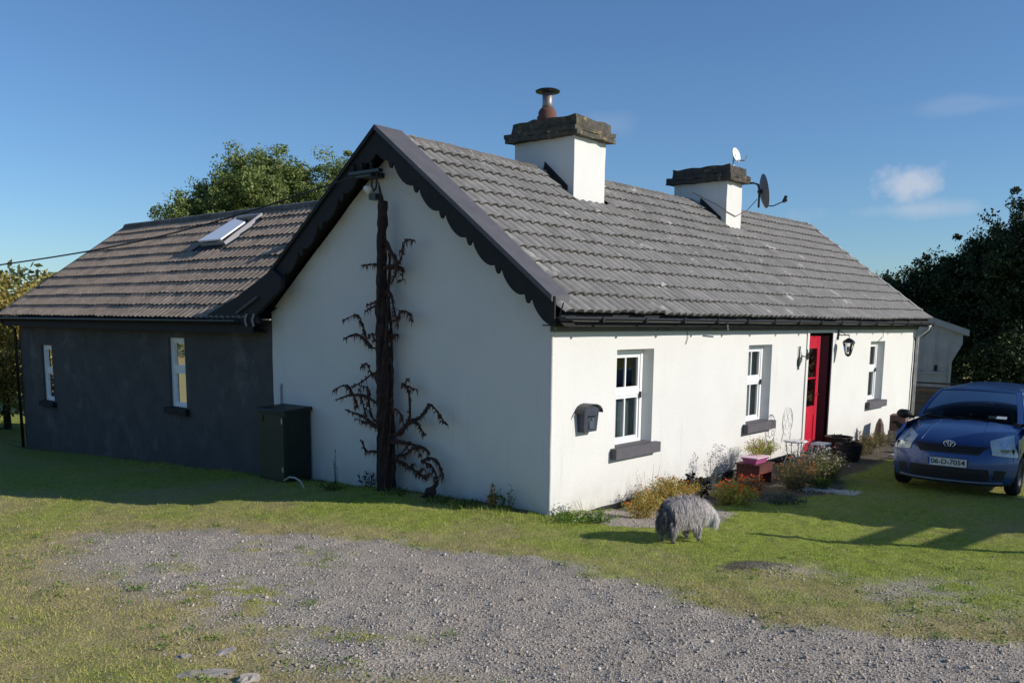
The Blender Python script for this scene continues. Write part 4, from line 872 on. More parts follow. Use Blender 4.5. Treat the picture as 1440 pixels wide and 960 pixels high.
# ------------------------------------------------------------------ plants
def leaf_quads(C, size, up_bias=.0, aspect=.5, droop=0):
    """C (n,3) centres -> rhombic leaves with random orientation"""
    n = len(C); a = rng.normal(size=(n, 3)); a[:, 2] = a[:, 2] * (1 - up_bias) + up_bias * np.abs(a[:, 2]) * 1.5 - droop; a /= np.linalg.norm(a, axis=1)[:, None] + 1e-9
    b = rng.normal(size=(n, 3)); b -= a * (b * a).sum(1)[:, None]; b /= np.linalg.norm(b, axis=1)[:, None] + 1e-9
    s = size * rng.uniform(.6, 1.3, n); a = a * s[:, None]; b = b * (s * aspect)[:, None]
    v = np.stack([C - a * .5, C + b * .5, C + a * .5, C - b * .5], 1)
    return v.reshape(-1, 3), np.arange(4 * n).reshape(-1, 4), n
def leaves_obj(name, C, size, m, parent, up_bias=0., aspect=.5, kind=None, droop=0):
    v, f, n = leaf_quads(np.asarray(C), size, up_bias, aspect, droop); me = fast_mesh(name, v, f, 4); set_tone(me, (rng.random(n), (rng.random(n) < .12) * rng.random(n)), 4)
    return link(name, me, m, parent, kind=kind)
LM = {}
def leafmat(name, a, b, c, trans=.25):
    if name not in LM: LM[name] = attr_mat(name, a, b, c, rough=.6, trans=trans)
    return LM[name]
L_GREEN = leafmat('green_leaf', (.035, .07, .015), (.10, .16, .03), (.20, .20, .05))
L_YEL = leafmat('yellow_green_leaf', (.26, .28, .05), (.48, .44, .09), (.60, .36, .12))
L_GOLD = leafmat('golden_leaf', (.34, .25, .05), (.52, .38, .12), (.20, .24, .06))
L_BROWN = leafmat('brown_green_leaf', (.10, .10, .045), (.22, .17, .08), (.36, .24, .11))
L_DARK = leafmat('dark_purple_leaf', (.012, .015, .018), (.03, .028, .035), (.06, .05, .04), trans=.1)
L_GREY = leafmat('grey_green_leaf', (.13, .15, .12), (.24, .25, .22), (.34, .33, .30))
L_ORNG = leafmat('orange_petal', (.70, .16, .02), (.80, .30, .03), (.85, .45, .08), trans=.3)
L_REDO = leafmat('red_orange_petal', (.60, .06, .03), (.72, .14, .04), (.40, .10, .03), trans=.3)
L_PINK = leafmat('pink_petal', (.60, .20, .35), (.72, .45, .55), (.8, .75, .75), trans=.3)
L_WHITE = leafmat('white_petal', (.70, .70, .66), (.8, .8, .78), (.55, .6, .5), trans=.3)
L_STRAW = leafmat('dry_stalk', (.30, .25, .16), (.42, .36, .26), (.20, .15, .10))
def plant(name, label, x, y, r, h, nl, lm, ls=.03, nb=0, bm=None, bs=.022, stems=14, sm=None, ry=None, aspect=.35, bz=.75, z=None, group=None, stemr=.003):
    z0 = (H1(x, y) if z is None else z) - .01; t = thing(name, label, 'plant', (x, y, z0), group=group); ry = ry or r
    st = MB(); tips = []
    for k in range(stems):
        a = random.uniform(0, 2 * PI); q_ = math.sqrt(random.random()); e = Vector((math.cos(a) * r * q_, math.sin(a) * ry * q_, h * random.uniform(.55, 1.0) * (1 - .35 * q_ * q_)))
        b0 = Vector((e.x * .35, e.y * .35, -.02)); mid = b0.lerp(e, .55) + Vector((0, 0, h * .06)); st.tube([b0, mid, e], [stemr, stemr * .8, stemr * .5], 4, cap=False); tips.append((b0, mid, e))
    st.build('stem', sm or L_GREEN, t)
    C = []
    for k in range(nl):
        b0, mid, e = random.choice(tips); f = random.random() ** .8; p = b0.lerp(mid, f * 2) if f < .5 else mid.lerp(e, f * 2 - 1)
        C.append(p + Vector((random.gauss(0, r * .13), random.gauss(0, ry * .13), random.gauss(0, h * .06))))
    C = np.array(C); C[:, 2] = np.maximum(C[:, 2], .0)
    leaves_obj('foliage', C, ls, lm, t, aspect=aspect)
    if nb:
        B = []
        for k in range(nb):
            b0, mid, e = random.choice(tips); c = e + Vector((random.gauss(0, r * .1), random.gauss(0, ry * .1), random.gauss(0, h * .05) + .01)) if random.random() < bz else mid
            for j in range(7): B.append(c + Vector((random.gauss(0, bs * .35), random.gauss(0, bs * .35), random.gauss(0, bs * .2))))
        leaves_obj('bloom', B, bs, bm, t, up_bias=.4, aspect=.8, kind='stuff')
    return t
plant('marigold_bush', 'wide golden leaved flower bush at the wall, right behind the grey dog', 2.05, -.50, .72, .44, 7500, L_GOLD, .034, 34, L_ORNG, .026, 90, ry=.34)
plant('marigold_bush', 'low golden flower tuft between the dog and the cottage wall, nearest the camera', .85, -.80, .28, .36, 2000, L_GOLD, .034, 12, L_ORNG, .026, 30)
plant('dry_grass_plant', 'wispy dry seed heads rising above the golden bush on the white wall', 1.95, -.25, .45, .66, 260, L_STRAW, .018, 0, None, stems=26, sm=L_STRAW, stemr=.0025)
plant('heuchera_plant', 'very dark purple leafy clump at the wall behind the orange flowers', 2.95, -.38, .25, .36, 900, L_DARK, .07, stems=20, aspect=.8, sm=L_DARK)
plant('orange_flower_clump', 'bright orange flowers over yellow green leaves in front of the dark purple clump', 2.45, -1.28, .33, .33, 2400, L_YEL, .05, 38, L_ORNG, .035, 34, aspect=.22)
plant('red_flower_clump', 'red orange flowers on dark foliage below the bench', 3.35, -1.0, .42, .33, 2300, L_BROWN, .035, 60, L_REDO, .03, 40, ry=.3)
plant('blue_green_clump', 'low dull blue green leafy patch right of the orange flowers', 3.0, -1.75, .32, .16, 700, leafmat('bluish_leaf', (.04, .065, .05), (.08, .11, .08), (.10, .10, .05)), .04, stems=20)
plant('lavender_plant', 'pale grey wispy lavender against the white wall left of the bench', 3.75, -.30, .22, .78, 420, L_GREY, .022, 60, leafmat('mauve_petal', (.30, .26, .36), (.4, .36, .44), (.5, .45, .5)), .02, 34, sm=L_GREY, stemr=.0025)
plant('flowering_border_plant', 'large brown and green flowering clump in front of the bench, left half', 4.35, -1.35, .42, .50, 3600, L_BROWN, .035, 50, L_ORNG, .022, 60, ry=.3)
plant('flowering_border_plant', 'large yellow green flowering clump nearest the door, tiny pale flowers', 5.35, -1.45, .45, .55, 3600, leafmat('mixed_leaf', (.13, .14, .05), (.30, .27, .09), (.45, .30, .14)), .035, 110, L_WHITE, .018, 60, ry=.3)
plant('green_leaf_clump', 'dark green low clump at the front edge of the flower border by the pale chippings', 4.55, -1.62, .22, .22, 600, L_GREEN, .05, stems=20)
plant('pink_flower_plant', 'tall loose pink and white flowers behind the border by the bench', 5.75, -1.0, .50, .64, 2400, L_GREY, .032, 90, L_PINK, .022, 70)
plant('shrub', 'brown green leafy shrub between the dark tubs and the parked car', 9.1, -.75, .55, .50, 1700, L_BROWN, .045, 20, L_PINK, .02, 44, ry=.3)
plant('shrub', 'small dark shrub against the wall under the last window', 10.6, -.55, .4, .40, 900, L_BROWN, .045, stems=30, ry=.25)
plant('wallflower_plant', 'small red and yellow leaved plant at the foot of the shaded gable', -.13, .85, .10, .34, 190, leafmat('autumn_leaf', (.30, .10, .04), (.42, .36, .10), (.55, .50, .20)), .05, stems=7, aspect=.55)
plant('wallflower_plant', 'dark green weed beside the small red and yellow plant on the gable', -.12, .58, .13, .36, 160, L_GREEN, .04, stems=9)
plant('weed', 'bright green weeds with tiny white flowers at the near corner of the cottage', -.12, -.42, .26, .16, 600, leafmat('fresh_leaf', (.08, .16, .02), (.17, .28, .05), (.3, .35, .1)), .035, 14, L_WHITE, .02, 30)
plant('weed', 'bright green weed clump at the sunlit corner, just left of the gravel bed', .18, -.62, .24, .17, 600, LM['fresh_leaf'], .035, stems=30)
plant('weed', 'white flowering weed touching the foot of the sunlit corner', .10, -.12, .12, .18, 120, LM['fresh_leaf'], .03, 22, L_WHITE, .022, 12)
plant('weed', 'tall thin weed stalk against the gable between cabinet and trunk', -.12, 4.05, .10, .58, 40, L_DARK, .03, stems=5, sm=L_DARK)
plant('weed', 'dark bushy weed at the left foot of the bare trunk', -.15, 3.3, .15, .34, 160, L_DARK, .05, stems=9, sm=L_DARK)
for i, (wx, wy, lb) in enumerate(((-.35, 2.45, 'low dark weed in front of the bare trunk'), (-.42, 1.55, 'low green weed tuft on the grass edge right of the trunk'), (-.55, 3.6, 'low weed tuft on the shaded grass left of the trunk'), (-.33, 1.1, 'low green weed tuft on the grass edge left of the red and yellow plant'))):
    plant('weed', lb, wx, wy, .22, .13, 260, L_GREEN, .045, stems=16)
# small weeds and fallen leaves dotted over the yard
wx, wy = scatter(900, 13, 4.2, .9); g_, d_, s_ = masks(wx, wy); kp = (g_ > .04) & (g_ < .75) & ~blocked(wx, wy); wx, wy = wx[kp][:230], wy[kp][:230]; Cw = []
for a_, b_ in zip(wx, wy):
    rr_ = random.uniform(.02, .07); zz_ = float(ground_z(np.array([a_]), np.array([b_]))[0])
    for k in range(random.randint(8, 26)): Cw.append((a_ + random.gauss(0, rr_), b_ + random.gauss(0, rr_), zz_ + random.uniform(.006, .03)))
o = leaves_obj('yard_weeds', Cw, .024, LM['fresh_leaf'], None, up_bias=.6, aspect=.5, kind='stuff'); tag(o, 'small low green weeds dotted along the ragged edge between grass and gravel', 'weeds')
wx, wy = scatter(260, 12, 4.2, .9); kp = ~blocked(wx, wy); wx, wy = wx[kp], wy[kp]; zz_ = ground_z(wx, wy) + .018
o = leaves_obj('fallen_leaves', np.column_stack([wx, wy, zz_]), .035, L_STRAW, None, up_bias=.8, aspect=.6, kind='stuff'); tag(o, 'scattered dry fallen leaves lying on the grass and gravel', 'leaves')
# wispy stalks along the sunny wall
plant('weed', 'thin dry weed stalks on the white wall just left of the golden bush', .55, -.16, .18, .22, 60, L_STRAW, .016, stems=12, sm=L_STRAW, stemr=.002)

# ------------------------------------------------------------------ bench with pots, chair, stool, tubs
zb = H1(4.6, -.55)
t = thing('garden_bench', 'small dark red wooden bench against the wall, holding a pink trough', 'bench', (4.78, -.48, zb)); t.scale = (.62, .9, .85)
M_RB = mat('red_brown_wood', (.12, .035, .03), (.07, .025, .022), scale=6, rough=.7, stretch=(1, 6, 1))
for k in range(3): MB().box(-.45, .45, -.24 + k * .165, -.24 + k * .165 + .15, .37, .40).build('slat', M_RB, t)
for sx in (-.40, .34): MB().box(sx, sx + .06, -.22, .22, 0, .37).build('leg', M_RB, t)
MB().box(-.34, .34, -.22, -.19, .22, .37).build('apron', M_RB, t)
t = thing('flower_trough', 'pink plastic flower trough on the small bench', 'planter', (4.74, -.5, zb + .342)); t.scale = (.66, .8, .62)
MB().hexa([(-.28, -.12, 0), (.28, -.12, 0), (.28, .12, 0), (-.28, .12, 0), (-.34, -.17, .16), (.34, -.17, .16), (.34, .17, .16), (-.34, .17, .16)]).build('trough', mat('magenta_plastic', (.42, .10, .25), (.32, .08, .2), scale=4, rough=.5), t)
MB().box(-.36, .36, -.19, .19, .15, .175).build('rim', mat('pale_pink_plastic', (.72, .50, .58), rough=.5), t)
plant('trailing_plant', 'bright yellow green plant spilling over the pink trough', 5.12, -.42, .50, .34, 2600, L_YEL, .03, 30, L_PINK, .018, 60, ry=.2, z=zb + .40)
# ornate white chair
t = thing('garden_chair', 'white ornate metal garden chair with round back by the wall left of the door', 'chair', (6.5, -.42, H1(6.1, -.4)), 0)
M_IRON = mat('white_painted_iron', (.68, .68, .66), (.55, .54, .52), scale=25, rough=.5)
bk_ = MB(); C0 = Vector((0, .16, .78))
bk_.tube([C0 + Vector((.21 * math.cos(a), 0, .25 * math.sin(a))) for a in np.linspace(0, 2 * PI, 25)], .010, 5, cap=False)
for (ox, oz, rr) in ((-.08, .08, .07), (.08, .08, .07), (0, -.07, .08), (0, .17, .05), (-.11, -.08, .045), (.11, -.08, .045)): bk_.tube([C0 + Vector((ox + rr * math.cos(a), 0, oz + rr * math.sin(a))) for a in np.linspace(0, 2 * PI, 13)], .006, 4, cap=False)
bk_.tube([C0 + Vector((-.15, 0, -.18)), (-.18, .18, .44)], .01, 5).tube([C0 + Vector((.15, 0, -.18)), (.18, .18, .44)], .01, 5); bk_.build('backrest', M_IRON, t)
MB().lathe([(.20, .43), (.21, .445), (.20, .46)], 18).build('seat', M_IRON, t)
for a in (.8, 2.35, 3.9, 5.5): MB().tube([(.17 * math.cos(a), .17 * math.sin(a), .43), (.13 * math.cos(a), .13 * math.sin(a), .2), (.21 * math.cos(a), .21 * math.sin(a), 0)], .010, 5).build('leg', M_IRON, t)
t = thing('metal_stool', 'low white metal stool left of the red door, standing behind the flowers', 'stool', (6.78, -.78, H1(6.7, -.7))); t.scale = (.72, .72, 1)
MB().box(-.21, .21, -.17, .17, .40, .43).build('seat', M_WHITEM, t)
for sx in (-1, 1):
    for sy in (-1, 1): MB().tube([(sx * .17, sy * .14, .40), (sx * .21, sy * .18, 0)], .014, 6).build('leg', M_WHITEM, t)
def tub(name, label, x, y, r0, r1, h, m, soil=True):
    t = thing(name, label, 'tub', (x, y, H1(x, y) - .01)); MB().lathe([(r0, 0), (r1, h * .55), (r1 * 1.02, h * .9), (r1 * 1.08, h * .93), (r1 * 1.08, h), (r1 * .96, h), (r1 * .94, h * .88)], 20).build('tub', m, t, smooth=False)
    for zz in (.25, .75):
        rr = r0 + (r1 - r0) * min(1, zz * 1.7); MB().lathe([(rr + .012, h * zz - .012), (rr + .016, h * zz), (rr + .012, h * zz + .012)], 20, cap=False).build('hoop', M_BLACKM, t)
    MB().lathe([(r1 * .95, h * .88), (.001, h * .9)], 16, cap=False).build('soil', mat('potting_soil', (.03, .022, .016), rough=1), t); return t
M_TUB = mat('dark_wood_tub', (.035, .030, .027), (.02, .018, .016), scale=6, rough=.85, stretch=(5, 5, 1))
tub('half_barrel', 'dark half barrel tub beside the black doorway, nearer the camera', 7.95, -.85, .18, .23, .34, M_TUB)
tub('half_barrel', 'dark half barrel tub against the wall right of the doorway', 8.75, -.36, .19, .25, .37, M_TUB)
for (px, py, r, h, s) in ((7.95, -.85, .2, .16, 3), (8.75, -.36, .2, .13, 4)):
    plant('tub_plant', 'low dark plant growing in the half barrel ' + ('nearer the camera' if s == 3 else 'against the wall'), px, py, r, h, 260, L_DARK, .05, stems=12, z=H1(px, py) + .30)
# boxes and odds near the house end
t = thing('carved_crate', 'brown wooden box with dark markings beside the wall end, left of the car', 'crate', (11.65, -.6, H1(9, -.6) + .0), R(8)); t.scale = (.8, .8, .9)
MB().box(-.26, .26, -.2, .2, .28, .66).build('box', mat('old_box_wood', (.20, .12, .10), (.09, .05, .045), scale=6, rough=.85), t); MB().box(-.28, .28, -.22, .22, 0, .28).build('base', M_STONE, t); MB().blob((-.262, .05, .50), (.008, .10, .035), 3, amp=.5).blob((-.262, -.06, .42), (.008, .07, .05), 5, amp=.5).build('dark_mark', M_BLACKM, t)
t = thing('stone_cone', 'narrow brown stone standing upright beside the brown box', 'stone', (10.95, -.42, H1(9, 0) + .14)); t.scale = (.75, .75, .9); MB().lathe([(.14, 0), (.13, .15), (.10, .32), (.04, .44), (.01, .46)], 10).build('stone', mat('brown_stone', (.17, .12, .10), (.10, .07, .06), scale=9, rough=.9), t)
t = thing('clay_drain_pipe', 'pale clay drain pipe lying with its round mouth facing the camera', 'pipe', (11.2, -1.25, H1(9, -1) + .18), R(35))
Mx = Matrix.Rotation(R(-90), 4, 'Y'); MB().lathe([(.13, -.25), (.13, .2), (.17, .2), (.17, .28), (.115, .28), (.105, .20), (.10, -.25)], 18, Mx, cap=False).build('pipe', mat('pale_clay', (.50, .46, .42), (.38, .34, .3), scale=8, rough=.8), t, smooth=False)
for (x, y, s, lb) in ((9.9, -1.15, .12, 'pale rounded stone in front of the shrub, left of the car'), (10.4, -1.35, .10, 'small pale stone right beside the car bumper'), (8.9, -1.35, .09, 'small grey stone at the foot of the brown shrub')):
    tag(MB().blob((0, 0, 0), (s * 1.3, s, s * .7), seed=x, amp=.3).build('stone', mat('pale_stone', (.42, .41, .39), (.3, .29, .28), scale=8, rough=.9), loc=(x, y, H1(x, y) + s * .4)), lb, 'stone')

# ------------------------------------------------------------------ shed and rails beyond the house end
t = thing('metal_shed', 'weathered pale grey sheet metal shed beyond the far end of the cottage', 'shed', (17.0, .15, -.2), R(17))
M_SHED = mat('pale_grey_sheet', (.34, .355, .38), (.25, .26, .285), scale=2.5, rough=.6, bump=.1, c3=(.17, .16, .16), s3=3, t3=.62, w3=.1)
P = [(-.42, 2.42), (-.60, 2.36), (-.62, 2.14), (-.55, 2.04), (-.33, 1.50), (-.33, 0.0), (2.2, 0), (2.2, 3.4), (1.2, 3.0)]
P = [(-.33, 0.0), (-.33, 1.55), (-.58, 2.08), (-.58, 2.36), (1.2, 3.0), (2.2, 3.0), (2.2, 0)]
s_ = MB(); s_.poly([(0, y, z) for y, z in P]); s_.poly([(2.6, y, z) for y, z in P][::-1])
for i in range(len(P)): a = P[i]; b = P[(i + 1) % len(P)]; s_.quad((0, *b), (0, *a), (2.6, *a), (2.6, *b))
s_.build('shell', M_SHED, t)
MB().hexa([(-.12, -.72, 2.30), (2.8, -.72, 2.30), (2.8, 1.3, 3.02), (-.12, 1.3, 3.02), (-.12, -.72, 2.46), (2.8, -.72, 2.46), (2.8, 1.3, 3.18), (-.12, 1.3, 3.18)]).build('roof_trim', M_SHED, t)
for yy in (-.30, .02, .36, .72, 1.1): MB().box(-.018, -.002, yy, yy + .03, .75, 2.42 if yy > 0 else 2.1).build('seam', M_SHED, t)
MB().box(-.03, -.002, -.33, 1.2, 1.28, 1.34).build('rail', M_SHED, t); MB().box(-.03, -.004, -.02, .06, 1.36, 1.52).build('latch', M_BLACKM, t)
MB().box(-.05, .06, -.36, -.30, .1, 1.6).build('corner_post', M_SHED, t)
t = thing('rail_fence', 'dark weathered rail fence between the cottage end and the pale shed', 'fence', (15.6, 0, -.2))
for k, zz in enumerate((.30, .62, .88, 1.10)): MB().box(-.03, .03, -1.6, .5, zz, zz + (.035 if k == 3 else .07)).build('rail', M_WOOD if k < 3 else M_BLACKM, t)
for yy in (.42, -1.1): MB().box(.03, .11, yy, yy + .09, -.2, 1.18).build('post', M_WOOD, t)
MB().box(.12, .16, -1.2, .55, .1, 1.02).build('back_panel', mat('grey_panel', (.15, .15, .155), (.09, .09, .095), scale=4, rough=.8), t)
t = thing('garden_post', 'slim pale post standing in the dark hedge above the car roof, left one', 'post', (19.0, -2.1, -.2)); MB().tube([(0, 0, 0), (0, 0, 1.75), (.02, 0, 1.95)], .03, 6).build('post', M_WOOD, t)
t = thing('garden_hoop', 'thin pale hoop standing in the dark hedge above the car roof', 'hoop', (18.6, -2.9, -.2)); MB().tube([(0, -.16, 0), (0, -.16, 1.5), (0, -.10, 1.66), (0, 0, 1.72), (0, .10, 1.66), (0, .16, 1.5), (0, .16, 0)], .022, 6).build('hoop', M_WOOD, t)

# ------------------------------------------------------------------ unseen canopy, its outline projected back from the shadow on the lawn
t = thing('shadow_canopy', 'unseen timber frame canopy shaped to cast the lawn shadow, outside the right edge of the photo', 'canopy', (0, 0, 0))
hz_ = 2.3
def off(x, y, h=2.3): return (x + sd.x / sd.z * h, y + sd.y / sd.z * h)
def beam(a, b, w=.09, z=hz_, zh=.14, name='beam'):
    A = Vector((*off(*a), z)); B = Vector((*off(*b), z)); d = (B - A); l = d.length; n = Vector((-d.y, d.x, 0)).normalized() * w / 2; u = Vector((0, 0, zh))
    MB().hexa([A - n, B - n, B + n, A + n, A - n + u, B - n + u, B + n + u, A + n + u]).build(name, M_WOOD, t)
for a_, b_ in (((1.05, -2.53), (1.39, -3.4)), ((1.39, -3.4), (2.14, -4.78)), ((2.14, -4.78), (2.7, -5.75))): beam(a_, b_, .085)
beam((1.43, -3.52), (3.3, -3.75), .26, zh=.06, name='rafter'); beam((1.76, -4.17), (3.9, -4.5), .30, zh=.06, name='rafter')
rp = MB(); Q = [(1.75, -1.25), (2.1, -1.75), (2.5, -2.45), (2.5, -3.1), (2.62, -3.6), (3.05, -3.95), (3.3, -4.5), (3.7, -5.3), (6.2, -5.3), (6.4, -3.2), (4.6, -1.7), (2.8, -.9)]
Q = [(x_ + .05 * mnoise.noise(Vector((x_ * 3, y_ * 3, 1))), y_) for x_, y_ in Q]
rp.poly([(*off(*q_), hz_ + .15) for q_ in Q]); rp.poly([(*off(*q_), hz_ + .18) for q_ in Q][::-1])
for i in range(len(Q)): a_ = off(*Q[i]); b_ = off(*Q[(i + 1) % len(Q)]); rp.quad((*a_, hz_ + .15), (*b_, hz_ + .15), (*b_, hz_ + .18), (*a_, hz_ + .18))
rp.build('shade_panel', M_SHED, t)
for q_ in ((2.7, -5.75), (6.1, -5.2), (5.8, -3.2)):
    a = off(*q_); MB().box(a[0] - .05, a[0] + .05, a[1] - .05, a[1] + .05, H1(*a) - .2, hz_).build('post', M_WOOD, t)

# ------------------------------------------------------------------ trees and hedges
def tree(name, label, x, y, z0, blobs, nleaf, size, lm, trunk_h=2.0, trunk_r=.16, group=None, cat='tree', clump=.42, shell=.5, limbs=7, per=26):
    t = thing(name, label, cat, (x, y, z0), group=group)
    top = Vector((blobs[0][0], blobs[0][1], blobs[0][2])); tk = MB(); rough_tube([(0, 0, -.3), (top.x * .15, top.y * .15, trunk_h * .5), (top.x * .4, top.y * .4, trunk_h), (top.x, top.y, max(trunk_h + .3, top.z))], [trunk_r * 1.25, trunk_r, trunk_r * .8, trunk_r * .25], 8, .2, 4, x, tk)
    tk.build('trunk', M_TRUNK, t, smooth=True); lb = MB()
    for k in range(limbs):
        b = blobs[k % len(blobs)]; a = random.uniform(0, 2 * PI); e = Vector((b[0] + math.cos(a) * b[3] * .75, b[1] + math.sin(a) * b[4] * .75, b[2] + random.uniform(-.3, .7) * b[5]))
        s0 = Vector((top.x * .35, top.y * .35, trunk_h * random.uniform(.7, 1.1))); rough_tube([s0, s0.lerp(e, .5) + Vector((0, 0, .2)), e], [trunk_r * .45, trunk_r * .28, .02], 6, .3, 4, k, lb)
    lb.build('limb', M_TRUNK, t, smooth=True)
    vol = np.array([b[3] * b[4] * b[5] for b in blobs]); nc = max(20, nleaf // per); cl = []
    for b, f in zip(blobs, vol / vol.sum()):
        n = int(nc * f) + 4; d = rng.normal(size=(n, 3)); d /= np.linalg.norm(d, axis=1)[:, None]
        rr = (shell + (1 - shell) * rng.random(n)) * (1 + .13 * rng.normal(size=n).clip(-1.5, 1.3)); cl.append(np.array(b[:3]) + d * rr[:, None] * np.array(b[3:6]))
    cl = np.concatenate(cl); cs = clump * rng.uniform(.4, 1.25, len(cl)); k = rng.integers(0, len(cl), nleaf); dd = rng.normal(size=(nleaf, 3)); dd /= np.linalg.norm(dd, axis=1)[:, None]; C = cl[k] + dd * (rng.random(nleaf) ** .45 * cs[k])[:, None] * np.array([.85, .85, .62])
    C[:, 2] = np.maximum(C[:, 2], .05)
    leaves_obj('crown', C, size, lm, t, aspect=.6)
    return t
T_MID = leafmat('tree_leaf_mid', (.12, .17, .045), (.24, .29, .09), (.36, .34, .16), trans=.3)
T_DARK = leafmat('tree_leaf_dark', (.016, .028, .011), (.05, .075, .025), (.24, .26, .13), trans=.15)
T_GOLD = leafmat('tree_leaf_golden', (.20, .18, .035), (.38, .29, .08), (.42, .36, .14), trans=.3)
tree('ash_tree', 'green tree whose crown rises behind the extension roof, left of the gable', 9.0, 19.3, -.8, [(0, 0, 6.0, 2.2, 2.2, 2.3), (-1.7, 1.0, 5.3, 1.6, 1.6, 1.9), (1.6, -1.5, 6.8, 1.6, 1.6, 1.7), (.1, .0, 7.6, 1.6, 1.6, 1.2), (-1.0, .7, 6.6, 1.2, 1.2, 1.1)], 130000, .09, T_MID, trunk_h=3.5, trunk_r=.22, clump=.48, per=130)
tree('small_tree', 'low bluish dark tree top showing left of the green crown behind the extension', 6.2, 20.3, -.8, [(0, 0, 5.0, 1.1, 1.1, 1.1)], 3000, .13, leafmat('tree_leaf_blue', (.03, .05, .03), (.06, .08, .05), (.1, .12, .07)), trunk_h=2.5, trunk_r=.1)
# dark trees behind the far end, right
RT = [(22.9, -1.8, 'tall dark tree filling the right edge behind the car', [(0, 0, 4.6, 2.1, 2.2, 2.7), (.2, -1.6, 5.6, 1.6, 1.8, 1.7), (-.3, 1.3, 3.4, 1.3, 1.5, 2.0)], 34000),
      (23.6, .6, 'dark tree with ragged top left of the tallest one', [(0, 0, 3.5, 1.7, 1.8, 2.2), (0, -.6, 4.6, 1.1, 1.1, 1.1), (0, .9, 4.0, 1.0, 1.0, 1.0)], 26000),
      (24.2, 2.4, 'dark rounded tree over the far verge of the roof', [(0, 0, 2.8, 1.8, 2.2, 2.2), (0, .6, 3.7, 1.0, 1.2, .8), (0, -1.2, 3.4, 1.2, 1.2, 1.3)], 26000),
      (24.6, 5.2, 'small dark tree just showing beyond the sloping roof end', [(0, 0, 2.3, 1.9, 2.2, 2.0)], 14000),
      (27.0, -6.0, 'dark tree at the edge of the yard beyond the right side of the photo', [(0, 0, 4.0, 2.4, 2.4, 3.4)], 10000)]
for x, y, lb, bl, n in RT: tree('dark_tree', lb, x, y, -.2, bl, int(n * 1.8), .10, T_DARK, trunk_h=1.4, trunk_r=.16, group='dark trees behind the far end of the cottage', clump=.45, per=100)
# hedge understory
for (x, y, lb) in ((20.6, -1.2, 'dark hedge shrub behind the blue car, left part'), (20.2, -4.2, 'dark hedge shrub behind the blue car, right part'), (21.4, 1.9, 'dark hedge shrub right behind the pale shed')):
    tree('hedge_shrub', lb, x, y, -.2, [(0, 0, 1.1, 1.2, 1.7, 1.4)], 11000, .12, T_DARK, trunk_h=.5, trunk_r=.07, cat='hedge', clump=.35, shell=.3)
# left of the extension
for (x, y, lb, bl, lm, n) in ((1.6, 21.5, 'golden green bush lit by the sun at the left edge, beyond the extension', [(0, 0, 2.3, 1.9, 1.9, 2.1), (-.4, .2, 3.1, 1.0, 1.0, 1.0)], T_GOLD, 16000),
                              (-1.8, 22.5, 'olive bush at the very left edge of the photo', [(0, 0, 2.0, 1.7, 1.7, 2.0)], T_GOLD, 11000),
                              (4.3, 24.5, 'pale golden bush behind the far verge of the extension roof', [(0, 0, 2.9, 2.0, 1.6, 1.8)], T_GOLD, 9000)):
    tree('golden_bush', lb, x, y, -.9, bl, n, .13, lm, trunk_h=1.2, trunk_r=.1, cat='bush', clump=.45)
for (x, y, lb) in ((-.9, 19.0, 'dark lower hedge left of the extension wall'), (-3.6, 20.0, 'dark lower hedge at the left edge below the olive bush')):
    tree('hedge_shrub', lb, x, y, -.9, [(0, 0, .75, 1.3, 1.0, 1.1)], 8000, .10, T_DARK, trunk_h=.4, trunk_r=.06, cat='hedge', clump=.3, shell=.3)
t = thing('dead_shrub', 'pale bleached dead twigs low beside the left end of the extension', 'shrub', (-.75, 17.2, H1(-.75, 17))); m_tw = mat('bleached_twig', (.42, .38, .32), (.3, .27, .22), scale=9, rough=.9)
tw = MB()
for k in range(34):
    a = random.uniform(0, 2 * PI); tw.tube([(0, 0, .35), (math.cos(a) * .12, math.sin(a) * .15, .6), (math.cos(a) * random.uniform(.1, .4), math.sin(a) * random.uniform(.1, .4), random.uniform(.7, 1.2))], [.02, .012, .004], 5)
tw.build('twigs', m_tw, t); rough_tube([(0, 0, -.1), (0, 0, .4)], [.09, .06], 8, .3, 4, 1).build('trunk', m_tw, t)
# far hedgerow and field edge so no bare horizon shows
hr = []
n = 46000; a = rng.uniform(R(-30), R(118), n); d = 70 + rng.normal(0, 4, n); top = 4.2 + 1.6 * vnoise(a * 14, a * 3) + .9 * vnoise(a * 60, a)
C = np.column_stack([CAMP[0] + d * np.cos(a), CAMP[1] + d * np.sin(a), -.8 + top * rng.random(n) ** .8])
o = leaves_obj('far_hedgerow', C, .5, leafmat('far_leaf', (.05, .07, .025), (.09, .11, .04), (.14, .13, .06)), None, kind='stuff'); tag(o, 'distant hedgerow closing the fields beyond the cottage', 'hedgerow')

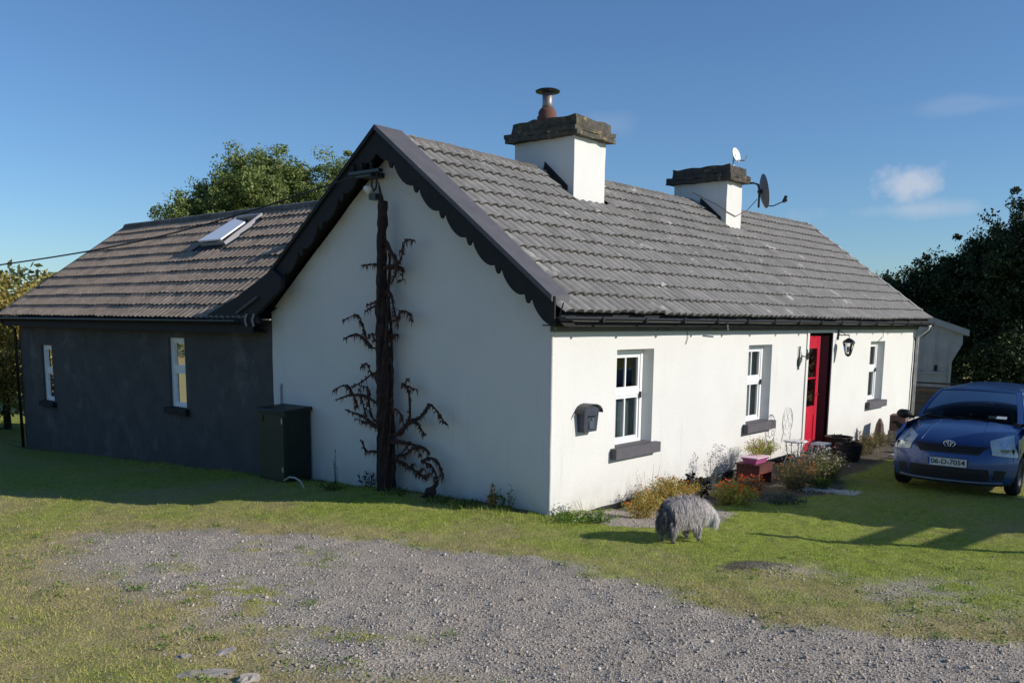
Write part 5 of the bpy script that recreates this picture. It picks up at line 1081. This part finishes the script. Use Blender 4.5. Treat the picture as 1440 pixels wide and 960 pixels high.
# ------------------------------------------------------------------ dog
DX, DY = -.03, -1.90
t = thing('dog', 'shaggy grey long haired dog with pale head down, walking away on the grass', 'dog', (DX, DY, H1(DX, DY) + .005), R(-20)); t.scale = (.90, .95, 1.10)
M_SKIN = mat('dog_underfur', (.14, .13, .13), (.08, .075, .075), scale=14, rough=.95)
sv = [(-.24, 0, .285), (-.10, 0, .30), (.08, 0, .305), (.20, 0, .30), (.30, -.01, .27), (.385, -.02, .235), (.445, -.025, .20),   # spine, neck, head, muzzle
      (-.25, .085, .20), (-.215, .09, .13), (-.255, .09, .075), (-.24, .09, .018), (-.205, .09, .012),
      (-.25, -.085, .20), (-.20, -.09, .13), (-.24, -.09, .075), (-.22, -.09, .018), (-.185, -.09, .012),
      (.13, .085, .20), (.12, .088, .11), (.135, .088, .018), (.165, .088, .012),
      (.12, -.085, .20), (.15, -.088, .11), (.18, -.088, .018), (.21, -.088, .012),
      (-.31, 0, .30), (-.34, 0, .22), (.40, .065, .25), (.41, .075, .19), (.40, -.10, .25), (.41, -.115, .19)]
se = [(1, 0), (1, 2), (2, 3), (3, 4), (4, 5), (5, 6), (0, 7), (7, 8), (8, 9), (9, 10), (10, 11), (0, 12), (12, 13), (13, 14), (14, 15), (15, 16), (3, 17), (17, 18), (18, 19), (19, 20), (3, 21), (21, 22), (22, 23), (23, 24), (0, 25), (25, 26), (5, 27), (27, 28), (5, 29), (29, 30)]
sr = [.130, .145, .145, .130, .085, .082, .045, .06, .036, .026, .028, .026, .06, .036, .026, .028, .026, .055, .034, .028, .026, .055, .034, .028, .026, .045, .03, .03, .022, .03, .022]
me = bpy.data.meshes.new('body'); me.from_pydata(sv, se, []); bd = bpy.data.objects.new('body', me); COL.objects.link(bd); bd.parent = t; me.materials.append(M_SKIN)
md = bd.modifiers.new('Skin', 'SKIN')
for i, r in enumerate(sr): me.skin_vertices[0].data[i].radius = (r * (.74 if r > .06 else .9), r * (.74 if r > .06 else .9))
me.skin_vertices[0].data[1].use_root = True
md.use_smooth_shade = True; ss = bd.modifiers.new('Sub', 'SUBSURF'); ss.levels = 2; ss.render_levels = 2
MB().blob((.487, -.027, .195), (.016, .016, .014), 1, amp=.05).build('nose', M_BLACK, t, smooth=True)
for sy in (-.035, .035): MB().blob((.452, -.02 + sy, .262), (.009, .009, .009), 1, amp=0).build('eye', M_BLACK, t, smooth=True)
# coat: ribbons of hair, sampled on capsules round the skeleton
def coat(name, segs, n, ln, mt_, wid=.0045, tone_shift=0):
    V = []; T0 = []; T1 = []
    for s in range(n):
        (a, b, ra, rb, w) = random.choices(segs, weights=[q_[4] for q_ in segs])[0]; f = random.random(); a = Vector(a); b = Vector(b); c = a.lerp(b, f); ax = (b - a).normalized(); r = ra + (rb - ra) * f
        u = ax.orthogonal().normalized(); v = ax.cross(u); th = random.uniform(0, 2 * PI); nrm = u * math.cos(th) + v * math.sin(th)
        if f < .04 or f > .96: nrm = (nrm + ax * (1 if f > .5 else -1)).normalized()
        p = c + nrm * r * .93; L = ln * random.uniform(.6, 1.25)
        if p.z < .14: L *= .45
        if p.z < .05: L *= .5
        flow = Vector((-.15, 0, -1)) ; d = (nrm * .58 + flow * (.35 + .75 * max(0, 1 - nrm.z * .6)) + Vector((random.gauss(0, .26), random.gauss(0, .26), random.gauss(0, .16)))).normalized()
        # lock clumping
        q2 = p * 26; d = (d + Vector((mnoise.noise(q2), mnoise.noise(q2 + Vector((7, 0, 0))), 0)) * .38).normalized()
        sd2 = d.cross(nrm);
        if sd2.length < .1: sd2 = d.orthogonal()
        sd2 = sd2.normalized() * wid
        p1 = p + d * L * .5 + nrm * L * .06; p2 = p + (d + Vector((0, 0, -.55))).normalized() * L; fl_ = .10 if ra > .062 else .02; p2.z = max(p2.z, (fl_ + .02 if ra > .062 else fl_) + random.random() * .03); p1.z = max(p1.z, fl_ + .02)
        V += [p - sd2, p + sd2, p1 + sd2 * .8, p1 - sd2 * .8, p2]
        hx = p.x; pale = max(0, min(1, (hx - .20) / .15)); dk = max(0, min(1, (-.25 - hx) / .07)) * (.65 if p.z > .1 else .3)
        streak = .5 + .5 * mnoise.noise(Vector((p.x * 22, p.y * 8, p.z * 6)))
        tn = max(0, min(1, streak * .75 + random.uniform(-.15, .2) + pale * .25 - dk * .75)); T0.append(tn); T1.append(pale * random.uniform(.1, .5))
    n = len(V) // 5; i = np.arange(n) * 5; Fq = np.stack([i, i + 1, i + 2, i + 3], 1); Ft = np.stack([i + 3, i + 2, i + 4], 1)
    me = bpy.data.meshes.new(name); me.from_pydata([tuple(v) for v in V], [], Fq.tolist() + Ft.tolist()); me.update(); set_tone(me, (np.array(T0), np.array(T1)), 5)
    return link(name, me, mt_, t)
M_FUR = attr_mat('dog_coat', (.10, .09, .09), (.78, .71, .69), (.95, .92, .87), rough=.7)
sg = [(sv[0], sv[1], .130, .145, 3.2), (sv[1], sv[2], .145, .145, 3.2), (sv[2], sv[3], .145, .13, 2.6), (sv[3], sv[4], .13, .10, 2.2), (sv[4], sv[5], .085, .085, 2.2), (sv[5], sv[6], .08, .045, 1.3),
      (sv[7], sv[9], .055, .028, .4), (sv[12], sv[14], .055, .028, .4), (sv[17], sv[19], .05, .028, .4), (sv[21], sv[23], .05, .028, .4), (sv[25], sv[26], .045, .03, .9), (sv[27], sv[28], .03, .022, .6), (sv[29], sv[30], .03, .022, .6)]
coat('coat', sg, 44000, .085, M_FUR, wid=.0024)

# ------------------------------------------------------------------ car
CZ = H1(5.6, -3.2) + .0
car = thing('parked_car', 'blue small hatchback parked nose on beside the cottage at the right edge', 'car', (5.42, -3.19, CZ), R(1.5)); car.scale = (1, 1.035, 1)
M_PAINT = mat('blue_metallic_paint', (.026, .068, .205), rough=.3, metal=.35, spec=.4, coat=.6)
M_PLAS = mat('black_plastic', (.018, .018, .02), rough=.6)
M_CG = glass('car_glass', (.24, .29, .30), (.42, .45, .48), 1.2); M_CHR = mat('chrome', (.8, .8, .82), rough=.12, metal=1.0)
M_LENS = mat('headlight_lens', (.62, .66, .66), (.40, .44, .45), scale=9, rough=.2, spec=.6, coat=.6)
M_TYRE = mat('tyre_rubber', (.015, .015, .016), rough=.85)
KP = [(.12, .17, .70, .26, 0), (.03, .22, .78, .34, 0), (.0, .34, .82, .38, 0), (.0, .46, .835, .40, 0), (.015, .58, .84, .41, 0), (.05, .69, .84, .41, .0), (.10, .765, .83, .43, .02), (.22, .845, .82, .43, .06), (.45, .935, .80, .38, .09), (.75, 1.0, .775, .28, .10), (1.02, 1.045, .755, .18, .08)]
def lerp_tab(T, u):
    u = max(0, min(len(T) - 1.0001, u)); i = int(u); f = u - i
    P0 = T[max(i - 1, 0)]; P1 = T[i]; P2 = T[i + 1]; P3 = T[min(i + 2, len(T) - 1)]
    return [.5 * ((2 * b) + (-a + c) * f + (2 * a - 5 * b + 4 * c - d) * f * f + (-a + 3 * b - 3 * c + d) * f ** 3) for a, b, c, d in zip(P0, P1, P2, P3)]
def nose(u, t_, off_=0.0):
    def S_(u, t_):
        x, z, w, dx, dz = lerp_tab(KP, u); a = abs(t_); return Vector((x + dx * a ** 2.8, w * t_ * (1 - .0 * a), z - dz * a ** 2.6))
    p = S_(u, t_)
    if off_:
        e = .02; n = (S_(u + e, t_) - S_(u - e, t_)).cross(S_(u, t_ + e) - S_(u, t_ - e)).normalized()
        if n.x > 0: n = -n
        if u > 7 and n.z < 0: n = -n
        p = p + n * off_
    return p
def npatch(name, corners, m, off_=.006, n=10, parent=None, m2=None, thick=True):
    """corners: 4 (u,t)"""
    mb = MB(); P = []
    for i in range(n + 1):
        row = []
        for j in range(n + 1):
            a = i / n; b = j / n; uu = [(1 - a) * (1 - b) * c0 + a * (1 - b) * c1 + a * b * c2 + (1 - a) * b * c3 for c0, c1, c2, c3 in zip(*corners)]; row.append(nose(uu[0], uu[1], off_))
        P.append(row)
    mb.grid(P); return mb.build(name, m, parent or car, smooth=True)
# belt side profile: x -> (half width at belt, z belt)
belt = [(.50, .815, .86), (.8, .83, .93), (1.1, .842, .965), (1.6, .848, .985), (2.2, .85, 1.0), (2.9, .845, 1.03), (3.4, .80, 1.05), (3.68, .70, 1.02)]
body = MB()
body.grid([[nose(u, t_) for t_ in np.linspace(-1, 1, 33)] for u in np.linspace(0, 10, 41)])
WX = (.72, 3.18); WR = .30
def side_y(x, z):
    f = min(1, max(0, (z - .2) / .75)); base = .84 if x > .5 else .84 * (1 - .0); tuck = .05 * (1 - min(1, z / .35)) if z < .35 else 0
    y = .845 - .03 * abs(f - .55) * 1.2 - tuck
    if x < .55: y -= (.55 - x) * .12
    if x > 3.3: y -= (x - 3.3) ** 2 * .6
    return y
for sg_ in (-1, 1):
    xs = sorted(set(list(np.linspace(.40, 3.70, 67).round(3)))); zs = np.linspace(0, 1, 15); P = []
    for x in xs:
        row = []
        for f in zs:
            zt = np.interp(x, [b[0] for b in belt], [b[2] for b in belt]); zb_ = .20; z = zb_ + (zt - zb_) * f
            for wx in WX:
                d = abs(x - wx)
                if d < .36: lo = WR + math.sqrt(.36 ** 2 - d ** 2); z = max(z, lo + (zt - lo) * f)
            yy = side_y(x, z); bw = np.interp(x, [b[0] for b in belt], [b[1] for b in belt]); yy = yy * (1 - f ** 4) + min(yy, bw) * f ** 4
            row.append((x, sg_ * yy, z))
        P.append(row)
    body.grid(P, flip=sg_ < 0)
# rear and hood-to-belt infill, tail
body.grid([[(3.70 + .02 * math.sin(b * PI), -.74 + 1.48 * a, .22 + .8 * b) for a in np.linspace(0, 1, 6)] for b in np.linspace(0, 1, 5)])
sh = MB()
for sg_ in (-1, 1):
    P = []
    for x in np.linspace(1.0, 3.66, 20):
        bw = np.interp(x, [b[0] for b in belt], [b[1] for b in belt]); bz = np.interp(x, [b[0] for b in belt], [b[2] for b in belt]); P.append([(x, sg_ * bw, bz), (x, sg_ * (bw - .10), bz + .025)])
    body.grid(P, flip=sg_ < 0)
bo = body.build('body', M_PAINT, car, smooth=True)
MB().box(.35, 3.6, -.76, .76, .18, .40).build('underbody', M_PLAS, car)
for wx in WX: MB().box(wx - .38, wx + .38, -.78, .78, .25, .72).build('wheel_well', M_PLAS, car)
# cabin
def ring(f, n=64):
    """f 0 belt .. 1 roof edge; rounded rectangle"""
    x0 = .98 + .72 * f - .05 * math.sin(f * PI); x1 = 3.58 - .38 * f; w = .735 - .165 * f ** 1.25; z = 1.02 + .43 * f + (.02 * math.sin(f * PI)); return x0, x1, w, z
def cab(s, f):
    """s: 0..1 across windshield (-y to +y) ; returns point on the windshield"""
    x0, x1, w, z = ring(f); t_ = s * 2 - 1; return Vector((x0 + .20 * abs(t_) ** 2.4 * (1 - .35 * f), w * t_, z + .03 * (1 - t_ * t_) * f))
wsn = 16
ws = MB(); ws.grid([[cab(.045 + .91 * a / wsn, .0 + .97 * b / 10) for a in range(wsn + 1)] for b in range(11)]); wso = ws.build('windscreen', M_CG, car, smooth=True)
pil = MB()
for lo, hi in ((0, .05), (.95, 1.0)): pil.grid([[cab(lo + (hi - lo) * a / 3, b / 10) + Vector((-.008, 0, .004)) for a in range(4)] for b in range(11)])
pil.grid([[cab(a / wsn, .955 + .045 * b / 2) + Vector((-.006, 0, .005)) for a in range(wsn + 1)] for b in range(3)])
# sides
for sg_ in (-1, 1):
    def sp(x_f, f):
        x0, x1, w, z = ring(f); xs0 = x0 + .20 * (1 - .35 * f); p = Vector((xs0 + (x1 - xs0) * x_f, sg_ * (w + .012 * math.sin(x_f * PI)), z)); return p
    gl = MB(); gl.grid([[sp(a / 16, f) for f in np.linspace(0.02, .93, 7)] for a in range(17)], flip=sg_ < 0); gl.build('side_window', M_CG, car, smooth=True)
    for (a, b) in ((0, .05), (.42, .47), (.74, .78), (.93, 1.0)): pil.grid([[sp(a + (b - a) * q_ / 2, f) + Vector((0, sg_ * .008, 0)) for f in np.linspace(0, .97, 7)] for q_ in range(3)], flip=sg_ < 0)
    pil.grid([[sp(a / 16, f) + Vector((0, sg_ * .008, .0)) for f in (.90, .96, 1.0)] for a in range(17)], flip=sg_ < 0)
# roof skin
rf = []
for a in np.linspace(0, 1, 17):
    row = []
    for s in np.linspace(-1, 1, 17):
        fr_ = cab((s + 1) / 2, 1.0); x1 = ring(1)[1]; x = fr_.x + (x1 - fr_.x) * a; w = ring(1)[2]; row.append((x, s * w, 1.452 + .075 * (1 - abs(s) ** 2.6) * (.35 + .65 * math.sin(min(1, a * 1.6 + .12) * PI / 2)) + .0 * a))
    rf.append(row)
pil.grid(rf); pil.grid([[(ring(f)[1] + .0, ring(f)[2] * s, ring(f)[3]) for s in (-1, -.85)] for f in (0, .5, 1)]); pil.grid([[(ring(f)[1], ring(f)[2] * s, ring(f)[3]) for s in (.85, 1)] for f in (0, .5, 1)])
pil.build('roof', M_PAINT, car, smooth=True)
rg = MB(); rg.grid([[(ring(f)[1] - .003, ring(f)[2] * s, ring(f)[3]) for s in np.linspace(-.86, .86, 7)] for f in np.linspace(0.02, 1, 5)]); rg.build('rear_window', M_CG, car)
# interior: dash, seats, wheel
MB().box(1.12, 1.5, -.66, .66, .80, 1.03).build('dashboard', M_PLAS, car); MB().box(1.2, 3.5, -.74, .74, .3, .62).build('floor_pan', M_PLAS, car)
M_SEAT = mat('charcoal_seat', (.05, .05, .055), (.035, .035, .04), scale=9, rough=.9)
for sy in (-.36, .36):
    s_ = MB(); s_.box(2.05, 2.22, sy - .22, sy + .22, .6, 1.16, taper=.03); s_.box(2.08, 2.18, sy - .12, sy + .12, 1.19, 1.36, taper=.02); s_.box(1.65, 2.1, sy - .22, sy + .22, .55, .72); s_.build('seat', M_SEAT, car)
st = MB(); Mw = Matrix.Translation((1.55, -.36, 1.02)) @ Matrix.Rotation(R(-62), 4, 'Y'); st.tube([Mw @ Vector((.17 * math.cos(a), .17 * math.sin(a), 0)) for a in np.linspace(0, 2 * PI, 21)], .014, 6, cap=False); st.build('steering_wheel', M_PLAS, car)
s_ = MB(); s_.box(2.85, 3.0, -.55, .55, .6, 1.12); s_.build('rear_seat', M_SEAT, car)
MB().box(.0, .008, -.05, .05, -.02, .02, Matrix.Translation((1.72, 0, 1.36))).build('rear_view_mirror', M_PLAS, car)
MB().box(0, .004, -.12, .12, 0, .055, Matrix.Translation((1.095, -.40, 1.085)) @ Matrix.Rotation(R(50), 4, 'Y')).build('windscreen_papers', mat('white_paper', (.75, .75, .75), rough=.7), car)
# front details (t<0 is the right of the picture)
for sg_ in (-1, 1):
    hl_ = npatch('headlight', [(4.5, .64 * sg_), (6.9, .58 * sg_), (8.2, .87 * sg_), (4.2, .975 * sg_)], M_LENS, .010)
    for (uu, tt, rr) in ((5.35, .80, .75), (6.55, .76, .5)):
        mb = MB(); mb.grid([[nose(uu + rr * q_ * math.cos(a_), (tt + rr * .085 * q_ * math.sin(a_)) * sg_, .0115 + .004 * (1 - q_)) for a_ in np.linspace(0, 2 * PI, 17)] for q_ in (0.0, .5, 1.0)]); mb.build('lamp_bowl', mat('lamp_bowl', (.55, .58, .60), rough=.15, metal=.9), hl_, smooth=True)
npatch('grille', [(4.45, -.46), (5.85, -.60), (5.85, .60), (4.45, .46)], M_PLAS, .004, 12)
npatch('lower_grille', [(1.35, -.66), (2.75, -.62), (2.75, .62), (1.35, .66)], M_PLAS, .004, 12)
g_ = MB()
for uu in (4.9, 5.35): g_.tube([nose(uu, t_, .008) for t_ in np.linspace(-.48, .48, 14)], .007, 5)
g_.build('grille_bar', M_PLAS, car)
for k in range(3):
    uu = 1.55 + k * .3; g_ = MB(); g_.tube([nose(uu, t_, .008) for t_ in np.linspace(-.58, .58, 14)], .006, 5); g_.build('grille_bar', M_PLAS, car)
lp = MB(); lp.tube([nose(1.15, t_, .006) for t_ in np.linspace(-.86, .86, 26)], .010, 6); lp.build('bumper_lip', mat('scuffed_lip', (.20, .22, .26), rough=.4), car)
for sg_ in (-1, 1):
    mb = MB(); mb.tube([nose(u, (.50 - .02 * (u - 6)) * sg_, .003) for u in np.linspace(6.3, 9.6, 14)], .006, 5); mb.build('bonnet_crease', M_PAINT, car)
    npatch('fog_lamp_recess', [(1.5, .70 * sg_), (2.7, .70 * sg_), (2.6, .86 * sg_), (1.5, .84 * sg_)], M_PLAS, .004, 6)
mb = MB(); mb.tube([nose(6.15, t_, .001) for t_ in np.linspace(-.62, .62, 26)], .0035, 4); mb.build('bonnet_shut_line', M_PLAS, car)
# badge: three interlocking ovals
bg_ = MB(); Cb = nose(5.78, 0, .03)
def oval(cx, cz, rx_, rz_): bg_.tube([Cb + Vector((-.0, cx + rx_ * math.cos(a), cz + rz_ * math.sin(a))) for a in np.linspace(0, 2 * PI, 25)], .0055, 5, cap=False)
oval(0, 0, .075, .05); oval(0, .018, .045, .024); oval(0, -.002, .02, .046); bg_.build('badge', M_CHR, car, smooth=True)
# number plate 06-D-7054
plt = MB().box(-.012, 0, -.26, .26, -.058, .058).build('number_plate', mat('plate_white', (.62, .62, .60), rough=.5), car, loc=nose(3.35, 0, .018))
MB().box(-.0145, -.0125, .225, .255, -.052, .052).build('plate_band', mat('plate_blue', (.02, .05, .35), rough=.5), plt)
MB().box(-.008, .006, -.27, .27, -.066, .066, Matrix.Translation((.01, 0, 0))).build('plate_holder', M_PLAS, plt)
def text_mesh(s, size, m, parent, M, name='lettering'):
    cu = bpy.data.curves.new(name, 'FONT'); cu.body = s; cu.size = size; cu.align_x = 'CENTER'; cu.align_y = 'CENTER'; cu.offset = size * .018
    tmp = bpy.data.objects.new('tmp', cu); COL.objects.link(tmp); dg = bpy.context.evaluated_depsgraph_get(); me = bpy.data.meshes.new_from_object(tmp.evaluated_get(dg)); bpy.data.objects.remove(tmp)
    me.transform(M); me.materials.clear(); return link(name, me, m, parent)
Mt = Matrix(((0, 0, -1, -.0145), (-1, 0, 0, -.015), (0, 1, 0, 0), (0, 0, 0, 1)))
text_mesh('06-D-7054', .102, M_BLACK, plt, Mt)
# mirrors, wipers, wheels
for sg_ in (-1, 1):
    MB().blob((1.18, sg_ * .93, 1.06), (.075, .115, .075), 2, 12, 8, .06).build('mirror', M_PLAS, car, smooth=True); MB().tube([(1.22, sg_ * .78, 1.01), (1.2, sg_ * .88, 1.03)], .025, 6).build('mirror_arm', M_PLAS, car)
for (s0, s1, f1) in ((.28, .60, .10), (.55, .90, .10)):
    mb = MB(); mb.tube([cab(s0, .015) + Vector((-.02, 0, .01)), cab((s0 + s1) / 2, .05) + Vector((-.022, 0, .018)), cab(s1, f1) + Vector((-.012, 0, .01))], .008, 5); mb.build('wiper', M_PLAS, car)
mb = MB(); mb.grid([[nose(10, t_) + Vector((0, 0, .004)), cab((t_ + 1) / 2, .0) + Vector((.01, 0, .004))] for t_ in np.linspace(-.95, .95, 20)]); mb.build('cowl', M_PLAS, car)
for wx in WX:
    for sg_ in (-1, 1):
        Mw = Matrix.Translation((wx, sg_ * .745, WR)) @ Matrix.Rotation(R(-90 * sg_), 4, 'X')
        wo = MB().lathe([(.19, -.08), (.27, -.085), (.295, -.06), (.30, 0), (.295, .06), (.27, .085), (.19, .08)], 28, Mw, cap=False).build('wheel', M_TYRE, car, smooth=True)
        MB().lathe([(.0, .045), (.06, .05), (.08, .03), (.17, .05), (.195, .075)], 20, Mw, cap=False).build('hubcap', mat('dark_steel_wheel', (.09, .09, .10), rough=.6), wo, smooth=False)
